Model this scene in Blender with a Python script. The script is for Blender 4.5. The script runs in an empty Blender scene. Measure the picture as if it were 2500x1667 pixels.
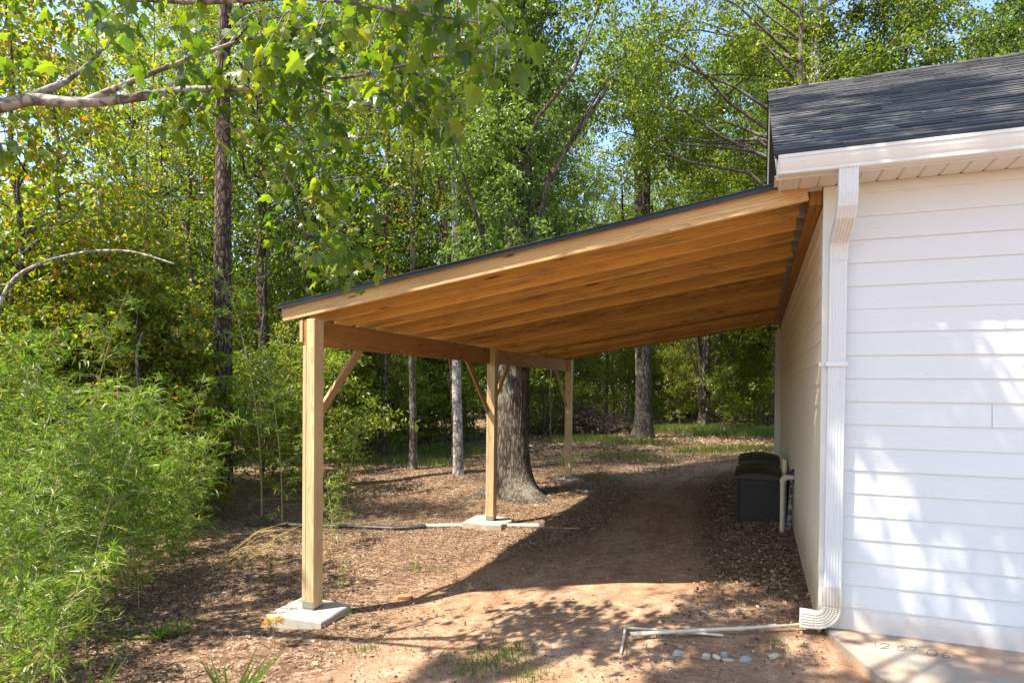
import bpy, math, random
import numpy as np
from mathutils import Vector
R = math.radians
rng = np.random.default_rng(7)
random.seed(7)
scene = bpy.context.scene
COL = scene.collection

# ------------------------------------------------------------------ camera
CAM = np.array([-0.4866, -5.5248, 1.8436])
YAW, PITCH, ROLL, FPX, SHY = 0.369, -0.0102, 0.0078, 1551.3, 129.77
fw0 = np.array([-math.sin(YAW), math.cos(YAW), 0.0]); rt0 = np.array([math.cos(YAW), math.sin(YAW), 0.0]); up0 = np.array([0, 0, 1.0])
FWD = fw0 * math.cos(PITCH) + up0 * math.sin(PITCH)
u2 = up0 * math.cos(PITCH) - fw0 * math.sin(PITCH)
RGT = rt0 * math.cos(ROLL) + u2 * math.sin(ROLL)
UPV = u2 * math.cos(ROLL) - rt0 * math.sin(ROLL)

def at(px, py, d):
    """world point seen at photo pixel (2500 wide) at depth d"""
    return CAM + d * (FWD + RGT * (px - 1250) / FPX - UPV * (py - 833.5 - SHY) / FPX)

cd = bpy.data.cameras.new('camera'); cam = bpy.data.objects.new('camera', cd); COL.objects.link(cam)
cd.sensor_width = 36; cd.lens = FPX / 2500 * 36; cd.shift_y = SHY / 2500; cd.clip_start = 0.05; cd.clip_end = 2000
from mathutils import Matrix
M = Matrix(((RGT[0], UPV[0], -FWD[0], CAM[0]), (RGT[1], UPV[1], -FWD[1], CAM[1]), (RGT[2], UPV[2], -FWD[2], CAM[2]), (0, 0, 0, 1)))
cam.matrix_world = M
scene.camera = cam

# ------------------------------------------------------------------ materials
def mat(name):
    m = bpy.data.materials.new(name); m.use_nodes = True
    nt = m.node_tree; nt.nodes.clear()
    return m, nt
def nd(nt, t, **kw):
    n = nt.nodes.new(t)
    for k, v in kw.items():
        if k.startswith('i_'):
            n.inputs[k[2:].replace('_', ' ')].default_value = v
        else:
            setattr(n, k, v)
    return n
def ramp(nt, fac, stops, interp='LINEAR'):
    r = nt.nodes.new('ShaderNodeValToRGB'); r.color_ramp.interpolation = interp
    el = r.color_ramp.elements
    while len(el) < len(stops): el.new(0.5)
    for e, (p, c) in zip(el, stops):
        e.position = p; e.color = (c[0], c[1], c[2], 1) if len(c) == 3 else c
    nt.links.new(fac, r.inputs[0])
    return r.outputs[0]
def mix(nt, fac, a, b, mode='MIX'):
    n = nt.nodes.new('ShaderNodeMix'); n.data_type = 'RGBA'; n.blend_type = mode
    for sock, v in ((0, fac), (6, a), (7, b)):
        if isinstance(v, (int, float)): n.inputs[sock].default_value = v
        elif isinstance(v, tuple): n.inputs[sock].default_value = (v[0], v[1], v[2], 1)
        else: nt.links.new(v, n.inputs[sock])
    return n.outputs[2]
def mth(nt, op, a, b=0.0):
    n = nt.nodes.new('ShaderNodeMath'); n.operation = op
    for i, v in enumerate((a, b)):
        if isinstance(v, (int, float)): n.inputs[i].default_value = v
        else: nt.links.new(v, n.inputs[i])
    return n.outputs[0]
def noise(nt, vec, scale, detail=4, rough=0.55, dist=0.0):
    n = nt.nodes.new('ShaderNodeTexNoise')
    n.inputs['Scale'].default_value = scale; n.inputs['Detail'].default_value = detail
    n.inputs['Roughness'].default_value = rough; n.inputs['Distortion'].default_value = dist
    if vec is not None: nt.links.new(vec, n.inputs['Vector'])
    return n.outputs['Fac']
def mapping(nt, vec, scale=(1, 1, 1), loc=(0, 0, 0)):
    n = nt.nodes.new('ShaderNodeMapping'); n.inputs['Scale'].default_value = scale; n.inputs['Location'].default_value = loc
    nt.links.new(vec, n.inputs['Vector']); return n.outputs[0]
def pos(nt):
    return nt.nodes.new('ShaderNodeNewGeometry').outputs['Position']
def objc(nt):
    return nt.nodes.new('ShaderNodeTexCoord').outputs['Object']
def bump(nt, h, strength=0.3, dist=0.01):
    n = nt.nodes.new('ShaderNodeBump'); n.inputs['Strength'].default_value = strength; n.inputs['Distance'].default_value = dist
    nt.links.new(h, n.inputs['Height']); return n.outputs[0]
def finish(nt, color, rough=0.8, normal=None, spec=0.3, metal=0.0):
    b = nt.nodes.new('ShaderNodeBsdfPrincipled'); o = nt.nodes.new('ShaderNodeOutputMaterial')
    if isinstance(color, tuple): b.inputs['Base Color'].default_value = (*color, 1)
    else: nt.links.new(color, b.inputs['Base Color'])
    if isinstance(rough, (int, float)): b.inputs['Roughness'].default_value = rough
    else: nt.links.new(rough, b.inputs['Roughness'])
    b.inputs['Specular IOR Level'].default_value = spec; b.inputs['Metallic'].default_value = metal
    if normal is not None: nt.links.new(normal, b.inputs['Normal'])
    nt.links.new(b.outputs[0], o.inputs[0]); return b

def wood_mat(name, light, dark, grey=0.25, kn_s=(1.5, 8, 8), kr=1.0):
    m, nt = mat(name)
    a = nd(nt, 'ShaderNodeAttribute', attribute_name='gc').outputs['Vector']
    stretched = mapping(nt, a, (1.0, 14, 14))
    warp = noise(nt, stretched, 1.2, 3, 0.5)
    sx = nt.nodes.new('ShaderNodeSeparateXYZ'); nt.links.new(a, sx.inputs[0])
    r2 = mth(nt, 'SQRT', mth(nt, 'ADD', mth(nt, 'MULTIPLY', sx.outputs[1], sx.outputs[1]), mth(nt, 'MULTIPLY', sx.outputs[2], sx.outputs[2])))
    lowwarp = noise(nt, mapping(nt, a, (0.9, 5, 5)), 1.6, 2, 0.5)
    rr = mth(nt, 'ADD', mth(nt, 'MULTIPLY', r2, 95), mth(nt, 'ADD', mth(nt, 'MULTIPLY', lowwarp, 7.0), mth(nt, 'MULTIPLY', warp, 0.8)))
    ring = mth(nt, 'FRACT', rr)
    c = ramp(nt, ring, [(0, light), (0.55, tuple(x * 0.88 for x in light)), (0.9, dark), (1, tuple(x * 0.95 for x in light))])
    blot = noise(nt, mapping(nt, a, (0.7, 6, 6)), 1.7, 4, 0.6)
    c = mix(nt, ramp(nt, blot, [(0.35, (0, 0, 0)), (0.75, (1, 1, 1))]), c, mix(nt, 1.0, c, (0.74, 0.70, 0.66), 'MULTIPLY'))
    dirt = noise(nt, mapping(nt, a, (0.8, 9, 9)), 2.4, 5, 0.65)
    c = mix(nt, mth(nt, 'MULTIPLY', ramp(nt, dirt, [(0.52, (0, 0, 0)), (0.68, (1, 1, 1))]), grey), c, (0.16, 0.13, 0.09))
    # knots
    v = nd(nt, 'ShaderNodeTexVoronoi', i_Scale=1.0); nt.links.new(mapping(nt, a, kn_s), v.inputs['Vector'])
    kn = ramp(nt, v.outputs['Distance'], [(0.05 * kr, (1, 1, 1)), (0.11 * kr, (0, 0, 0))])
    halo = ramp(nt, v.outputs['Distance'], [(0.05 * kr, (1, 1, 1)), (0.20 * kr, (0, 0, 0))])
    c = mix(nt, mth(nt, 'MULTIPLY', halo, 0.45), c, tuple(x * 0.6 for x in dark))
    c = mix(nt, mth(nt, 'MULTIPLY', kn, 0.85), c, (0.035, 0.016, 0.008))
    oi = nt.nodes.new('ShaderNodeObjectInfo').outputs['Random']
    c = mix(nt, 1.0, c, ramp(nt, oi, [(0, (0.60, 0.55, 0.50)), (0.45, (0.92, 0.90, 0.87)), (1, (1.22, 1.20, 1.14))]), 'MULTIPLY')
    h = mth(nt, 'ADD', mth(nt, 'MULTIPLY', ring, -0.4), noise(nt, mapping(nt, a, (4, 90, 90)), 2, 3))
    finish(nt, c, 0.68, bump(nt, h, 0.25, 0.002), 0.25)
    return m
M_POST = wood_mat('pine_post_wood', (0.66, 0.50, 0.285), (0.50, 0.32, 0.145), 0.15)
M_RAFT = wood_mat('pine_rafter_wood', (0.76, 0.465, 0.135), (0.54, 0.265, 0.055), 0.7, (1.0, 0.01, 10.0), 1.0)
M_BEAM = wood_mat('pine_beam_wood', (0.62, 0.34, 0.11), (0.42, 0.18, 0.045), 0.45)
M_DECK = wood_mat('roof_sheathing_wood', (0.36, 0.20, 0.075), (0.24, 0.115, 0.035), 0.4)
M_FACE = wood_mat('pine_fascia_wood', (0.58, 0.385, 0.185), (0.40, 0.225, 0.085), 0.45)

def paint_mat(name, col, dirt_z=None, wood=True, stain=0.35, dn=0.55, da=0.85):
    m, nt = mat(name); p = pos(nt)
    n1 = noise(nt, p, 0.9, 3); n2 = noise(nt, mapping(nt, p, (1, 1, 9)), 5, 5, 0.7)
    c = mix(nt, mth(nt, 'MULTIPLY', n1, 0.25), col, tuple(x * 0.90 for x in (col[0], col[1] * 0.985, col[2] * 0.95)))
    streak = noise(nt, mapping(nt, p, (7, 7, 0.5)), 3, 4, 0.6)
    c = mix(nt, mth(nt, 'MULTIPLY', ramp(nt, streak, [(0.55, (0, 0, 0)), (0.8, (1, 1, 1))]), stain * 0.5), c, (0.52, 0.45, 0.33))
    spk = noise(nt, p, 34, 2, 0.5)
    c = mix(nt, mth(nt, 'MULTIPLY', ramp(nt, spk, [(0.74, (0, 0, 0)), (0.80, (1, 1, 1))]), 0.5), c, (0.30, 0.24, 0.17))
    if dirt_z is not None:
        z = nt.nodes.new('ShaderNodeSeparateXYZ'); nt.links.new(p, z.inputs[0])
        hgt = mth(nt, 'ADD', mth(nt, 'SUBTRACT', z.outputs[2], 0.18), mth(nt, 'MULTIPLY', noise(nt, mapping(nt, p, (1, 1, 0.35)), 4.5, 5, 0.65), -dn))
        f = ramp(nt, mth(nt, 'ADD', mth(nt, 'MULTIPLY', hgt, -1.0 / dirt_z), 0.55), [(0.0, (0, 0, 0)), (1.0, (1, 1, 1))])
        c = mix(nt, mth(nt, 'MULTIPLY', f, da), c, (0.46, 0.255, 0.105))
    g = noise(nt, mapping(nt, p, (2.2, 2.2, 70)), 2.2, 4, 0.6) if wood else n2
    finish(nt, c, 0.55, bump(nt, g, 0.35 if wood else 0.08, 0.004), 0.35)
    return m
M_SIDING = paint_mat('white_siding_paint', (0.68, 0.682, 0.672), 0.14, True, 0.14, 0.22, 0.38)
M_SIDE = paint_mat('bounce_warmed_side_paint', (0.77, 0.71, 0.58), 0.50, True, 0.45, 0.55, 0.65)  # warm ground bounce put into the white paint's colour; clay splash is dirt
M_TRIM = paint_mat('white_trim_paint', (0.69, 0.67, 0.62), None, False, 0.3)
M_SPOUT = paint_mat('white_enamel_aluminium', (0.70, 0.70, 0.685), None, False, 0.35)

M_SOFFIT = paint_mat('vinyl_soffit', (0.66, 0.61, 0.53), None, False, 0.25)

def plain(name, col, rough=0.6, spec=0.3, metal=0.0, var=0.15, scale=6, bmp=0.1):
    m, nt = mat(name); p = pos(nt)
    n = noise(nt, p, scale, 5, 0.6)
    c = mix(nt, n, tuple(x * (1 - var) for x in col), tuple(min(1, x * (1 + var)) for x in col))
    finish(nt, c, rough, bump(nt, noise(nt, p, scale * 8, 3), bmp, 0.003), spec, metal)
    return m
M_ELBOW = plain('clay_stained_aluminium', (0.62, 0.565, 0.47), 0.55, 0.35, 0, 0.22, 13, 0.1)
M_BLACK = plain('black_drip_metal', (0.012, 0.012, 0.013), 0.4, 0.45)
M_GALV = plain('galvanised_steel', (0.30, 0.30, 0.28), 0.5, 0.5, 0.7, 0.3, 30)
M_PVC = plain('white_pvc', (0.54, 0.46, 0.33), 0.45, 0.35, 0, 0.18, 9)
M_HDPE = plain('black_pipe_plastic', (0.02, 0.02, 0.022), 0.5, 0.4, 0, 0.4, 20)
M_STONE = plain('pale_stone', (0.36, 0.32, 0.26), 0.9, 0.2, 0, 0.35, 12, 0.5)
M_BRICK = plain('reddish_block', (0.36, 0.17, 0.08), 0.9, 0.2, 0, 0.3, 25, 0.4)
M_INK = plain('scratched_groove', (0.06, 0.055, 0.05), 0.95, 0.1)

def concrete_mat(name, col, clay):
    m, nt = mat(name); p = pos(nt)
    n1 = noise(nt, p, 2.2, 5, 0.65); n2 = noise(nt, p, 45, 4, 0.7)
    c = mix(nt, n1, tuple(x * 0.78 for x in col), col)
    c = mix(nt, mth(nt, 'MULTIPLY', ramp(nt, n2, [(0.52, (0, 0, 0)), (0.68, (1, 1, 1))]), 0.35), c, tuple(x * 0.45 for x in col))
    st = noise(nt, p, 1.7, 4, 0.6, 0.4)
    c = mix(nt, mth(nt, 'MULTIPLY', ramp(nt, st, [(0.42, (0, 0, 0)), (0.66, (1, 1, 1))]), clay), c, (0.40, 0.21, 0.10))
    finish(nt, c, 0.92, bump(nt, mth(nt, 'ADD', n1, mth(nt, 'MULTIPLY', n2, 0.5)), 0.35, 0.006), 0.2)
    return m
M_SLAB = concrete_mat('aged_concrete', (0.33, 0.305, 0.265), 0.6)
M_PAD = concrete_mat('pale_pad_concrete', (0.44, 0.40, 0.335), 0.3)

def shingle_mat():
    m, nt = mat('asphalt_shingle'); p = pos(nt)
    r = nt.nodes.new('ShaderNodeNewGeometry').outputs['Random Per Island']
    c = ramp(nt, r, [(0, (0.040, 0.039, 0.040)), (0.5, (0.070, 0.068, 0.069)), (1, (0.125, 0.120, 0.117))])
    g = noise(nt, p, 240, 2, 0.6)
    c = mix(nt, ramp(nt, g, [(0.4, (0, 0, 0)), (0.65, (1, 1, 1))]), mix(nt, 1.0, c, (0.62, 0.62, 0.64), 'MULTIPLY'), c)
    finish(nt, c, 0.85, bump(nt, g, 0.5, 0.003), 0.35)
    return m
M_SHING = shingle_mat()

def bark_mat(name, c1, c2, vs=(9, 9, 2.2), strength=0.9, lichen=None):
    m, nt = mat(name); p = objc(nt)
    q = mapping(nt, p, vs)
    v = nd(nt, 'ShaderNodeTexVoronoi', i_Scale=1.6, feature='DISTANCE_TO_EDGE')
    nq = nt.nodes.new('ShaderNodeTexNoise'); nq.inputs['Scale'].default_value = 1.3; nq.inputs['Detail'].default_value = 3
    nt.links.new(q, nq.inputs['Vector'])
    add = nt.nodes.new('ShaderNodeVectorMath'); add.operation = 'ADD'
    nt.links.new(q, add.inputs[0]); nt.links.new(nq.outputs['Color'], add.inputs[1])
    nt.links.new(add.outputs[0], v.inputs['Vector'])
    crack = ramp(nt, v.outputs['Distance'], [(0.0, (0, 0, 0)), (0.25, (1, 1, 1))])
    n = noise(nt, p, 3.5, 6, 0.7)
    c = mix(nt, n, c1, c2)
    c = mix(nt, crack, tuple(x * 0.35 for x in c1), c)
    if lichen:
        l = noise(nt, p, 2.3, 5, 0.65)
        c = mix(nt, mth(nt, 'MULTIPLY', ramp(nt, l, [(0.50, (0, 0, 0)), (0.64, (1, 1, 1))]), 0.7), c, lichen)
    h = mth(nt, 'ADD', crack, mth(nt, 'MULTIPLY', n, 0.7))
    finish(nt, c, 0.93, bump(nt, h, strength, 0.02), 0.15)
    return m
M_PINEBARK = bark_mat('pine_bark', (0.10, 0.066, 0.048), (0.26, 0.185, 0.14), (7, 7, 2.6), 1.0)
M_GREYBARK = bark_mat('grey_bark', (0.115, 0.092, 0.070), (0.245, 0.205, 0.165), (14, 14, 3.0), 0.6, (0.30, 0.28, 0.23))
M_BIGBARK = bark_mat('furrowed_bark', (0.085, 0.066, 0.050), (0.205, 0.165, 0.128), (11, 11, 1.9), 0.6, (0.20, 0.18, 0.14))
M_MAPLEBARK = bark_mat('smooth_grey_bark', (0.22, 0.195, 0.165), (0.42, 0.385, 0.335), (5, 5, 5), 0.35, (0.45, 0.42, 0.37))
M_DARKBARK = bark_mat('dark_bark', (0.040, 0.033, 0.027), (0.105, 0.088, 0.070), (10, 10, 2.2), 0.8, (0.10, 0.095, 0.075))
M_WHITEBARK = bark_mat('pale_bark', (0.30, 0.27, 0.23), (0.56, 0.52, 0.46), (6, 6, 3.5), 0.5, (0.62, 0.58, 0.52))
M_TWIG = bark_mat('twig_bark', (0.13, 0.10, 0.075), (0.30, 0.24, 0.18), (20, 20, 6), 0.4)

def leaf_mat(name, stops, trans=0.4, tcol=(1.6, 1.9, 0.7), rough=0.38, spec=0.5):
    m, nt = mat(name)
    r = nt.nodes.new('ShaderNodeNewGeometry').outputs['Random Per Island']
    c = ramp(nt, r, stops)
    oi = nt.nodes.new('ShaderNodeObjectInfo').outputs['Random']
    c = mix(nt, oi, mix(nt, 1.0, c, (0.86, 0.94, 0.9), 'MULTIPLY'), mix(nt, 1.0, c, (1.12, 1.04, 1.0), 'MULTIPLY'))
    b = nt.nodes.new('ShaderNodeBsdfPrincipled')
    nt.links.new(c, b.inputs['Base Color']); b.inputs['Roughness'].default_value = rough; b.inputs['Specular IOR Level'].default_value = spec
    t = nt.nodes.new('ShaderNodeBsdfTranslucent'); nt.links.new(mix(nt, 1.0, c, tcol, 'MULTIPLY'), t.inputs['Color'])
    s = nt.nodes.new('ShaderNodeMixShader'); s.inputs[0].default_value = trans
    nt.links.new(b.outputs[0], s.inputs[1]); nt.links.new(t.outputs[0], s.inputs[2])
    o = nt.nodes.new('ShaderNodeOutputMaterial'); nt.links.new(s.outputs[0], o.inputs[0])
    return m
M_LEAF = leaf_mat('forest_leaf', [(0, (0.070, 0.102, 0.013)), (0.35, (0.125, 0.162, 0.019)), (0.7, (0.185, 0.212, 0.026)), (0.93, (0.245, 0.24, 0.034)), (1, (0.29, 0.20, 0.04))], 0.48)
M_LEAFD = leaf_mat('dark_forest_leaf', [(0, (0.055, 0.085, 0.013)), (0.5, (0.105, 0.142, 0.020)), (1, (0.165, 0.190, 0.030))], 0.44)
M_LEAFY = leaf_mat('yellowing_leaf', [(0, (0.090, 0.130, 0.014)), (0.5, (0.18, 0.210, 0.021)), (0.86, (0.29, 0.265, 0.030)), (0.95, (0.36, 0.18, 0.02)), (1, (0.42, 0.12, 0.02))], 0.54)
M_IVY = leaf_mat('ivy_leaf', [(0, (0.070, 0.115, 0.018)), (0.5, (0.135, 0.185, 0.030)), (1, (0.26, 0.28, 0.09))], 0.38)
M_MAPLE = leaf_mat('maple_leaf', [(0, (0.058, 0.108, 0.013)), (0.5, (0.130, 0.178, 0.018)), (0.85, (0.20, 0.235, 0.022)), (1, (0.30, 0.28, 0.03))], 0.55, (1.6, 1.75, 0.6), 0.36)
M_BAMB = leaf_mat('bamboo_leaf', [(0, (0.068, 0.130, 0.015)), (0.5, (0.145, 0.218, 0.024)), (0.85, (0.235, 0.295, 0.040)), (0.95, (0.29, 0.30, 0.06)), (1, (0.44, 0.34, 0.14))], 0.45)
M_GRASS = leaf_mat('grass_blade', [(0, (0.070, 0.120, 0.018)), (0.6, (0.12, 0.185, 0.030)), (1, (0.24, 0.23, 0.07))], 0.35)
M_LITTER = leaf_mat('dead_leaf', [(0, (0.078, 0.042, 0.023)), (0.3, (0.188, 0.112, 0.064)), (0.6, (0.30, 0.195, 0.120)), (0.85, (0.41, 0.295, 0.198)), (1, (0.51, 0.40, 0.285))], 0.10, (1.1, 1, 0.8), 0.75, 0.15)
M_CULM = plain('bamboo_culm', (0.34, 0.31, 0.11), 0.45, 0.4, 0, 0.35, 8)
M_STRAW = plain('dry_straw', (0.46, 0.33, 0.12), 0.8, 0.2, 0, 0.3, 20)
M_DEBRIS = bark_mat('dead_branch_bark', (0.17, 0.11, 0.075), (0.37, 0.265, 0.19), (14, 14, 4), 0.4)

def ground_mat():
    m, nt = mat('leaf_strewn_soil'); p = pos(nt)
    lit = nd(nt, 'ShaderNodeAttribute', attribute_name='litter').outputs['Fac']
    n1 = noise(nt, p, 0.8, 5, 0.6); n2 = noise(nt, p, 7, 6, 0.7); n3 = noise(nt, p, 42, 4, 0.7)
    soil = ramp(nt, n2, [(0.28, (0.20, 0.117, 0.071)), (0.5, (0.335, 0.220, 0.143)), (0.72, (0.46, 0.350, 0.260))])
    soil = mix(nt, ramp(nt, n1, [(0.38, (0, 0, 0)), (0.62, (1, 1, 1))]), soil, mix(nt, 1.0, soil, (1.0, 0.88, 0.79), 'MULTIPLY'))
    v = nd(nt, 'ShaderNodeTexVoronoi', i_Scale=22.0); nt.links.new(mapping(nt, p, (1, 1.4, 1)), v.inputs['Vector'])
    sep = nt.nodes.new('ShaderNodeSeparateColor'); nt.links.new(v.outputs['Color'], sep.inputs[0])
    leafc = ramp(nt, sep.outputs[0], [(0, (0.062, 0.035, 0.021)), (0.4, (0.145, 0.088, 0.054)), (0.8, (0.25, 0.168, 0.110)), (1, (0.34, 0.25, 0.175))])
    fac = mth(nt, 'ADD', lit, mth(nt, 'MULTIPLY', mth(nt, 'SUBTRACT', n2, 0.5), 0.9))
    c = mix(nt, ramp(nt, fac, [(0.35, (0, 0, 0)), (0.65, (1, 1, 1))]), soil, leafc)
    peb = ramp(nt, n3, [(0.66, (0, 0, 0)), (0.74, (1, 1, 1))])
    rut = ramp(nt, noise(nt, mapping(nt, p, (1.0, 0.35, 1.0)), 3.1, 5, 0.65), [(0.38, (1, 1, 1)), (0.56, (0, 0, 0))])
    c = mix(nt, mth(nt, 'MULTIPLY', rut, 0.38), c, (0.125, 0.068, 0.042))
    c = mix(nt, mth(nt, 'MULTIPLY', peb, 0.45), c, (0.50, 0.42, 0.33))
    dk = ramp(nt, noise(nt, p, 26, 4, 0.7), [(0.60, (0, 0, 0)), (0.70, (1, 1, 1))])
    c = mix(nt, mth(nt, 'MULTIPLY', dk, 0.5), c, (0.10, 0.055, 0.035))
    h = mth(nt, 'ADD', mth(nt, 'MULTIPLY', n2, 1.2), mth(nt, 'ADD', mth(nt, 'MULTIPLY', n3, 0.4), mth(nt, 'MULTIPLY', v.outputs['Distance'], 0.4)))
    finish(nt, c, 0.95, bump(nt, h, 0.9, 0.03), 0.12)
    return m
M_GROUND = ground_mat()

def deckbox_mat(name, weave):
    m, nt = mat(name); p = objc(nt)
    if weave:
        w = nd(nt, 'ShaderNodeTexBrick', i_Scale=1.0); w.offset = 0.5
        w.inputs['Brick Width'].default_value = 0.034; w.inputs['Row Height'].default_value = 0.016; w.inputs['Mortar Size'].default_value = 0.0035; w.inputs['Mortar Smooth'].default_value = 0.8
        cb = nt.nodes.new('ShaderNodeCombineXYZ'); sx = nt.nodes.new('ShaderNodeSeparateXYZ'); nt.links.new(p, sx.inputs[0])
        nt.links.new(sx.outputs[2], cb.inputs[0]); nt.links.new(mth(nt, 'ADD', sx.outputs[0], sx.outputs[1]), cb.inputs[1])
        nt.links.new(cb.outputs[0], w.inputs['Vector'])
        h = w.outputs['Fac']
        c = mix(nt, h, (0.040, 0.034, 0.029), (0.012, 0.010, 0.009))
        finish(nt, c, 0.5, bump(nt, mth(nt, 'MULTIPLY', h, -1), 0.9, 0.006), 0.4)
    else:
        n = noise(nt, p, 9, 4)
        c = mix(nt, n, (0.022, 0.019, 0.016), (0.036, 0.030, 0.024))
        finish(nt, c, 0.5, bump(nt, noise(nt, p, 80, 2), 0.15, 0.002), 0.4)
    return m
M_WEAVE = deckbox_mat('woven_resin', True); M_LID = deckbox_mat('brown_resin_lid', False)
def flaky():
    m, nt = mat('flaking_black_pipe'); p = objc(nt)
    n = noise(nt, p, 26, 5, 0.75)
    c = mix(nt, ramp(nt, n, [(0.47, (0, 0, 0)), (0.55, (1, 1, 1))]), (0.03, 0.03, 0.03), (0.42, 0.40, 0.36))
    finish(nt, c, 0.7, bump(nt, n, 0.4, 0.003)); return m
M_FLAKY = flaky()

# ------------------------------------------------------------------ mesh helpers
def mk(name, V, faces, material, parent=None, origin=None, smooth=False, gc=None, attr=None):
    """one mesh object; V (n,3) world coords, faces list of int arrays (m,k); origin = world origin of the object"""
    V = np.asarray(V, np.float32)
    o0 = np.zeros(3) if origin is None else np.asarray(origin, float)
    if parent is not None and origin is None: o0 = np.array(parent['_o'])
    me = bpy.data.meshes.new(name)
    fl = [np.asarray(f, np.int32) for f in faces if len(f)]
    nl = sum(f.size for f in fl); nf = sum(len(f) for f in fl)
    me.vertices.add(len(V)); me.vertices.foreach_set('co', (V - o0.astype(np.float32)).ravel())
    me.loops.add(nl); me.loops.foreach_set('vertex_index', np.concatenate([f.ravel() for f in fl]))
    me.polygons.add(nf)
    tot = np.concatenate([np.full(len(f), f.shape[1], np.int32) for f in fl])
    st = np.concatenate([[0], np.cumsum(tot)[:-1]]).astype(np.int32)
    me.polygons.foreach_set('loop_start', st); me.polygons.foreach_set('loop_total', tot)
    me.update(calc_edges=True)
    me.polygons.foreach_set('use_smooth', np.full(nf, smooth, bool))
    if gc is not None:
        a = me.attributes.new('gc', 'FLOAT_VECTOR', 'POINT'); a.data.foreach_set('vector', np.asarray(gc, np.float32).ravel())
    if attr is not None:
        a = me.attributes.new(attr[0], 'FLOAT', 'POINT'); a.data.foreach_set('value', np.asarray(attr[1], np.float32).ravel())
    me.materials.append(material)
    ob = bpy.data.objects.new(name, me); COL.objects.link(ob)
    if parent is not None: ob.parent = parent
    else: ob.location = o0
    ob['_o'] = [float(x) for x in o0]
    return ob
def thing(name, label, cat, loc, group=None):
    o = bpy.data.objects.new(name, None); COL.objects.link(o); o.empty_display_size = 0.2
    o.location = loc; o['_o'] = [float(x) for x in loc]
    o['label'] = label; o['category'] = cat
    if group: o['group'] = group
    return o
def tag(o, label, cat, group=None):
    o['label'] = label; o['category'] = cat
    if group: o['group'] = group
    return o

class MB:
    def __init__(s): s.V = []; s.F = {}; s.G = []; s.n = 0
    def add(s, V, faces, gc=None):
        V = np.asarray(V, float)
        for f in faces:
            f = np.asarray(f, int)
            if f.ndim == 1: f = f[None]
            s.F.setdefault(f.shape[1], []).append(f + s.n)
        s.V.append(V); s.G.append(np.zeros_like(V) if gc is None else gc); s.n += len(V)
        return s
    def build(s, name, material, parent=None, origin=None, smooth=False):
        return mk(name, np.vstack(s.V), [np.vstack(v) for v in s.F.values()], material, parent, origin, smooth, np.vstack(s.G))
    def box(s, lo, hi, c=0.004, T=None, axis=0, tone=None):
        """chamfered box; T maps local points to world; axis = grain axis"""
        lo = np.array(lo, float); hi = np.array(hi, float); mid = (lo + hi) / 2; h = (hi - lo) / 2
        c = min(c, h.min() * 0.45)
        V = []; idx = {}
        for a in range(3):
            for sx in (-1, 1):
                for sy in (-1, 1):
                    for sz in (-1, 1):
                        sg = np.array([sx, sy, sz]); d = h - c; d[a] = h[a]
                        idx[(a, sx, sy, sz)] = len(V); V.append(mid + sg * d)
        F4 = []; F3 = []
        def k(a, sg): return idx[(a, *sg)]
        for a in range(3):
            b, cc = (a + 1) % 3, (a + 2) % 3
            for s0 in (-1, 1):
                q = []
                for (sb, sc) in ((-1, -1), (1, -1), (1, 1), (-1, 1)):
                    sg = [0, 0, 0]; sg[a] = s0; sg[b] = sb; sg[cc] = sc; q.append(k(a, sg))
                F4.append(q if s0 > 0 else q[::-1])
            for sb in (-1, 1):
                for sc in (-1, 1):
                    s1 = [0, 0, 0]; s1[a] = -1; s1[b] = sb; s1[cc] = sc; s2 = list(s1); s2[a] = 1
                    q = [k(b, s1), k(b, s2), k(cc, s2), k(cc, s1)]
                    F4.append(q if sb * sc > 0 else q[::-1])
        for sx in (-1, 1):
            for sy in (-1, 1):
                for sz in (-1, 1):
                    q = [k(0, (sx, sy, sz)), k(1, (sx, sy, sz)), k(2, (sx, sy, sz))]
                    F3.append(q if sx * sy * sz > 0 else q[::-1])
        V = np.array(V)
        g = np.roll(V - mid, -axis, axis=1)
        off = np.array([rng.uniform(-40, 40), rng.choice([-1, 1]) * rng.uniform(0.03, 0.11), rng.choice([-1, 1]) * rng.uniform(0.03, 0.11)])
        if T is not None: V = T(V)
        return s.add(V, [F4, F3], g + off)
    def tube(s, P, r, n=8, cap=True, squash=None):
        P = np.asarray(P, float); m = len(P); r = np.broadcast_to(np.asarray(r, float), (m,))
        t = np.gradient(P, axis=0); t /= np.linalg.norm(t, axis=1)[:, None] + 1e-9
        ref = np.array([0, 0, 1.0]) if abs(t[0, 2]) < 0.9 else np.array([1.0, 0, 0])
        a = np.cross(t, ref); a /= np.linalg.norm(a, axis=1)[:, None] + 1e-9; b = np.cross(t, a)
        th = np.linspace(0, 2 * math.pi, n, endpoint=False)
        V = (P[:, None] + r[:, None, None] * (np.cos(th)[None, :, None] * a[:, None] + np.sin(th)[None, :, None] * b[:, None])).reshape(-1, 3)
        i = np.arange(m - 1)[:, None] * n; j = np.arange(n)[None]; j2 = (j + 1) % n
        F = np.stack([i + j, i + j2, i + n + j2, i + n + j], -1).reshape(-1, 4)[:, ::-1]
        s.add(V, [F])
        if cap:
            s.F.setdefault(n, []).append((np.arange(n) + s.n - n)[None][:, ::-1]); s.F[n].append((np.arange(n) + s.n - m * n)[None])
        return s

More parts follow.
